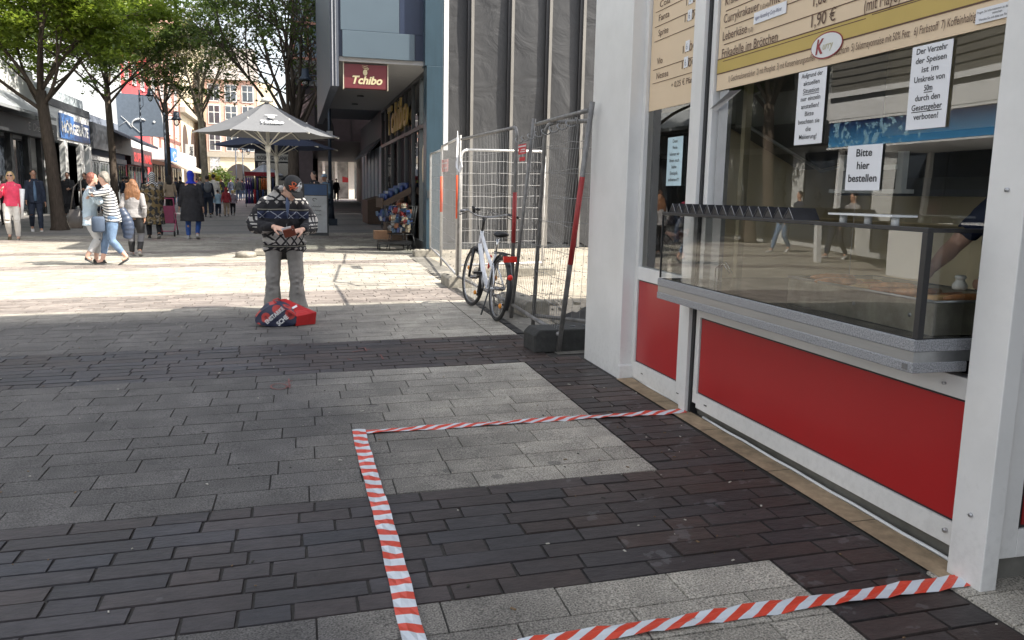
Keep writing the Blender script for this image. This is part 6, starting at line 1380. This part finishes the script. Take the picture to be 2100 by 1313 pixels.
# shop 3
b3=bld('grey shop building with a deep dark awning and unlit lettering',49.65,60.4,5.4,mat('wall_bluegrey',(.20,.23,.29),.8,var=.08))
s=MB(); face(s,49.7,60.4,3.5,4.9,.0,.4); f_=s.build('fascia',mat('fascia_charcoal',(.06,.065,.075),.5,var=.1),b3)
s=MB(); ftext(s,'SCHUHHAUS',51,3.9,.7,6.5,.41,bold=.03); s.build('fascia_lettering',dkf,f_)
s=MB(); s.prism([(XF+.4,55,4.9),(XF+.4,55,4.75),(XF+2.0,55,4.0),(XF+2.0,55,4.15)],(0,6,0)); s.build('awning',mat('awning_navy',(.025,.03,.045),.7),b3)
s=MB(); s.box(XF+.02,XF+.1,49.7,60.4,2.9,3.2); s.build('roller_box',mat('roller_grey',(.4,.4,.4),.6),b3); wins(b3,[50,52.6,55.2,57.8],2.3,.45,2.85,wallg,bars=2)
# shop 4 red sign / red house
b4=bld('bright red house with white framed windows over a dark shop with a red sign',60.45,70.8,14.5,wallred)
s=MB(); face(s,60.5,69.0,2.95,4.1,.0,.35); f_=s.build('fascia',mat('fascia_maroon',(.05,.018,.02),.5),b4)
s=MB(); ftext(s,'SUPER NAIL',61.6,3.2,.62,7.0,.36,bold=.03); s.build('fascia_lettering',mat('letter_red',(.62,.03,.03),.4),f_)
wins(b4,[60.9,63.6,66.3],2.3,.5,2.9,dkf,bars=1); s=MB(); face(s,60.5,69,4.12,4.6,.0,.3); s.build('band',wallw,b4)
for z_ in (5.9,8.6,11.3): wins(b4,[61.4,64.2,67.4],1.35,z_,z_+1.75,whitem,dx=.02)
B('gable_wall',wallw,b4,XF-9,XF-.02,60.2,60.43,5.3,14.6)
# grey shop sign panel projecting near tree
sg=thing('projecting_sign','dark grey slanted advertising panel with a white fish drawing beside the lamp post','sign',(XF+1.4,57,4.4))
s=MB(); s.prism([(XF+.4,56.5,4.6),(XF+3.1,56.5,4.6),(XF+2.8,56.5,7.1),(XF+.35,56.5,7.2)],(0,.15,0)); p0=s.build('sign_panel',mat('panel_slate',(.13,.16,.20),.5),sg)
s=MB(); s.tube([(XF+1.7+.5*math.cos(a*.3),56.47,5.3+.35*math.sin(a*.3)) for a in range(3,13)],[.02,.06,.08,.08,.07,.06,.05,.04,.03,.02],6); s.ell((XF+2.5,56.47,5.5),(.08,.02,.08)); s.tube([(XF+.6,56.47,5.8),(XF+1.8,56.47,4.7)],.015,4); s.tube([(XF+.5,56.47,5.2),(XF+.9,56.47,5.5),(XF+1.2,56.47,5.1)],.02,4); s.build('sign_drawing',whitem,p0)
# shop 5 pink timbered
b5=bld('pink house with brown timber bands above a shop with blue and white sign',70.85,88.5,17.5,wallpk)
s=MB(); 
for z_ in (5.6,8.3,11.2,14.1): face(s,70.85,88.5,z_,z_+.28,.0,.08)
for y_ in (71,75.2,79.5,83.8,88.1): s.box(XF+.085,XF+.14,y_,y_+.35,4.6,17.5)
s.build('timber_band',tim,b5)
for z_ in (6.2,9.0,12.0): wins(b5,[72.4,76.8,81.2,85.4],1.5,z_,z_+1.7,whitem,dx=.02)
s=MB(); face(s,69.6,88.4,3.6,4.5,.15,1.3); f_=s.build('fascia',whitem,b5); s=MB(); s.box(XF+1.46,XF+1.6,70.2,73.6,3.3,4.6); s.build('blue_sign',mat('sign_blue2',(.03,.17,.6),.4),f_)
s=MB(); s.tube([(XF+1.62,71.9+.8*math.cos(a*.6),3.95+.33*math.sin(a*.6)) for a in range(11)],.05,5); s.build('sign_mark',whitem,f_)
s=MB(); s.prism([(XF+1.4,70,3.6),(XF+1.4,70,3.5),(XF+2.7,70,2.75),(XF+2.7,70,2.9)],(0,17,0)); s.build('awning',mat('awning_beige',(.36,.32,.25),.7),b5)
wins(b5,[71.5,75,78.5,82,85.3],2.9,.6,3.3,dkf,mat('warm_pane',(.10,.07,.04),.2,var=.9,scale=2.),bars=1)
# cream arcaded building with banner
b6=bld('cream stone building with tall arched openings and a cafe banner',88.6,112,15.5,wallcr)
s=MB(); face(s,88.6,112,8.9,9.4,.0,.6); s.build('cornice',mat('cornice_grey',(.35,.32,.27),.8),b6)
def archpoly(y0,w_,z0,z1,x): r_=w_/2; return [(x,y0,z0),(x,y0+w_,z0)]+[(x,y0+r_+r_*math.cos(t*math.pi/10),z1-r_+r_*math.sin(t*math.pi/10)) for t in range(11)]
for y_,w_,z0_,z1_ in ((90.5,4.2,.9,8.0),(97.5,4.2,.9,8.0),(104.5,4.2,.9,8.0)):
    s=MB(); s.prism(archpoly(y_,w_,z0_,z1_,XF+.01),(.03,0,0)); s.build('arch_opening',mat('arch_brown',(.07,.045,.035),.6),b6)
wins(b6,[90,93.5,97,100.5,104],1.5,10.5,12.6,wallcr,dx=.02)
s=MB(); s.box(XF+.1,XF+1.0,93,93.05,2.6,6.2)
s=MB(); a=oY(382,300,92); b_=oY(396,352,92); s.box(a.x-.1,a.x+.72,92,92.05,b_.z-.1,a.z+.2); bn=s.build('banner',mat('banner_pale',(.5,.5,.48),.7),b6)
s=MB(); text(s,'extrablatt',(a.x+.62,91.97,b_.z),(0,0,1),(-1,0,0),.34,width=(a.z-b_.z),bold=.03); s.build('banner_lettering',ink,bn)
s=MB(); text(s,'CAFÉ',(a.x+.12,91.97,b_.z),(0,0,1),(-1,0,0),.18,width=(a.z-b_.z)*.45,bold=.03); s.build('banner_small_lettering',mat('letter_red2',(.5,.05,.04),.5),bn)
s=MB(); s.box(a.x-.15,a.x-.1,91.9,92.1,b_.z-1.5,a.z+.6); s.build('banner_pole',dark,b6)
# end of the street
def efront(label,x0,x1,y,h,m,depth=10,floors=((5.8,1.7),(8.8,1.9),(11.3,1.7)),n_=3,ww=1.1):
    r=thing('town_house',label,'building',((x0+x1)/2,y,gz(x0,y)),'houses closing the end of the street'); B('wall',m,r,x0,x1,y,y+depth,gz(x0,y)-.5,h)
    for z_,hh in floors:
        for k in range(n_):
            x_=x0+(x1-x0)*(k+.5)/n_-ww/2; s=MB(); s.box(x_-.1,x_+ww+.1,y-.07,y-.002,z_-.12,z_+hh+.1); f_=s.build('window',wallw,r)
            s=MB(); 
            for a,c_ in ((0,.45),(.55,1.)): s.box(x_+ww*a,x_+ww*c_,y-.09,y-.072,z_,z_+hh*.6); s.box(x_+ww*a,x_+ww*c_,y-.09,y-.072,z_+hh*.66,z_+hh)
            s.build('pane',pane_m,f_)
    return r
brick=mat('wall_rose',(.56,.36,.30),.8,var=.15,scale=3)
e1=efront('rose coloured house with white windows above a wide arch at the end of the street',-9.6,-4.1,100,13.6,brick,n_=3)
s=MB(); s.box(-9.62,-3.9,99.7,100,5.0,5.6); s.build('string_course',mat('cornice_grey',(.35,.32,.27),.8),e1); s=MB(); s.box(-9.6,-4.1,99.9,99.99,.3,5.0); s.build('stone_base',wallcr,e1)
s=MB(); s.prism([(-7.9+1.75+1.75*math.cos(t*math.pi/14),99.85,1.9+2.4*math.sin(t*math.pi/14)) for t in range(15)]+[(-7.9,99.85,.4),(-4.4,99.85,.4)],(0,.04,0)); s.build('arch_opening',mat('arch_deep',(.035,.03,.028),.8),e1)
s=MB(); s.prism([(-9.8,99.6,13.6),(-3.9,99.6,13.6),(-4.3,103,17.6),(-9.6,103,17.6)],(0,6,0)); s.build('roof',mat('roof_slate',(.30,.27,.25),.8,var=.2,scale=2),e1)
s=MB(); s.box(-9.3,-8.2,99.8,99.85,3.3,5.0); s.build('shop_board',mat('board_bw',(.4,.4,.4),.6,var=.9,scale=4),e1)
e2=thing('town_house','pale corner house with tall arches turning into the side street at the street end','building',(-3.5,101,.9),'houses closing the end of the street')
B('wall',wallcr,e2,-4.05,-2.2,100.5,118,.4,13.5)
s=MB(); 
for x_ in (-3.8,-2.9): s.prism([(x_+.3+.3*math.cos(t*math.pi/8),100.45,3.4+.3*math.sin(t*math.pi/8)) for t in range(9)]+[(x_,100.45,.9),(x_+.6,100.45,.9)],(0,.04,0))
s.build('arch_opening',mat('arch_brown',(.07,.045,.035),.6),e2)
s=MB(); s.box(-4.2,-2.0,100.2,118,4.9,5.4); s.build('string_course',mat('cornice_grey',(.35,.32,.27),.8),e2)
wl_=MB(); 
e3=thing('town_house','tall cream gabled house rising behind the rose coloured one','building',(-9,118,1),'houses closing the end of the street')
B('wall',wallcr,e3,-15,-9.7,112.2,125,.4,19); s=MB(); s.prism([(-15.2,112,19),(-9.5,112,19),(-12.3,112,22.5)],(0,13,0)); s.build('roof',mat('roof_slate',(.30,.27,.25),.8),e3)
# clothes stall
cs_=thing('clothes_rack','street rail hung with purple, orange and navy clothes under the small far parasol','clothes rack',(-1.9,49,.5))
g_=gz(-1.9,49); s=MB(); s.box(-2.75,-1.1,48.9,49,g_+1.75,g_+1.98); s.build('red_valance',mat('valance_red',(.3,.02,.03),.7),cs_)
s=MB(); 
for x_ in (-2.7,-1.2): s.tube([(x_,49,g_),(x_,49,g_+1.8)],.02,6)
s.tube([(-2.7,49,g_+1.7),(-1.2,49,g_+1.7)],.02,6); s.build('rail',dark,cs_)
random.seed(14); cols_=[mat('g_purple',(.10,.05,.22),.8),mat('g_orange',(.6,.16,.04),.8),mat('g_navy',(.03,.05,.13),.8),mat('g_olive',(.35,.33,.15),.8),mat('g_red',(.4,.03,.04),.8),mat('g_black',(.02,.02,.02),.8)]
for k in range(13):
    x_=-2.65+k*.12; m_=cols_[[0,0,0,2,3,0,3,1,1,1,5,5,2][k]]; s=MB(); s.tube([(x_,48.95,g_+1.66),(x_,48.95,g_+1.55),(x_,48.95,g_+.9)],[(.03,.05),(.05,.18),(.07,.16)],8,ax=(0,1,0)); tag(s.build('garment',m_),'garment hanging on the street rail beside the parasol pole','garment','garments on the street rail')
for k in range(9):
    x_=-2.65+k*.15; m_=cols_[[2,0,2,4,2,5,2,5,5][k]]; s=MB(); s.tube([(x_,48.6,g_+1.0),(x_,48.6,g_+.2)],[(.06,.12),(.08,.14)],8,ax=(0,1,0)); tag(s.build('garment',m_),'garment hanging on the street rail beside the parasol pole','garment','garments on the street rail')
# shops continuing nearer on the left, out of frame
b0=bld('long plain shop building at the near left of the street',-2,27.9,9,wallw)
s=MB(); face(s,-2,27.9,3.2,3.9,0,.4); s.build('fascia',dkf,b0); wins(b0,[0,4,8,12,16,20,24],3.2,.2,3.0,dkf); wins(b0,[0,4,8,12,16,20,24],2.0,5,7,dkf)
# market stall opposite (its awning shows as a reflection in the serving pane)
ms=thing('market_stall','white food stall with a blue water banner mirrored in the serving pane','market stall',(-8.3,15,-.1))
g_=gz(-8,15); s=MB(); s.box(-9.6,-7.4,11.5,14.2,g_,g_+1.05); s.build('stall_counter',whitem,ms)
s=MB(); s.box(-9.8,-7.2,11.2,16.9,3.34,3.72); s.build('white_valance',whitem,ms); s=MB(); s.box(-9.78,-7.22,11.22,16.88,3.72,3.84); s.build('grey_band',dkf,ms); s=MB(); s.box(-9.8,-7.2,11.2,16.9,3.84,3.96); s.build('white_band',whitem,ms)
n=NT('water_banner',.4); c=n.mix(n.f('MINIMUM',1.,n.f('MAXIMUM',0.,n.f('DIVIDE',n.f('SUBTRACT',n.z,2.75),.5))),(.07,.28,.55),(.006,.015,.08)); c=n.mix(n.f('MULTIPLY',n.f('MULTIPLY',n.f('GREATER_THAN',n.noise(7,6),.56),n.f('GREATER_THAN',n.y,14.2)),.7),c,(.35,.6,.75)); wb_=n.done(c)
s=MB(); s.box(-9.75,-7.22,11.25,16.85,2.72,3.27); s.build('blue_banner',wb_,ms); s=MB(); s.box(-9.78,-7.2,11.22,16.88,2.67,2.71); s.box(-9.78,-7.21,11.22,16.88,3.275,3.335); s.build('banner_trim',whitem,ms)
s=MB(); s.box(-9.8,-7.25,11.2,16.9,3.97,6.2); rf=s.build('plank_wall',mat('roof_grey_planks',(.15,.145,.13),.6),ms)
for k in range(12): s=MB(); s.box(-9.8,-7.235,11.2,16.9,4.12+k*.17,4.135+k*.17); s.build('plank_gap',black,rf)
for x_,y_ in ((-9.6,11.4),(-7.4,11.4),(-9.6,16.6),(-7.4,16.6)): B('stall_post',whitem,ms,x_-.05,x_+.05,y_-.05,y_+.05,g_,2.72)
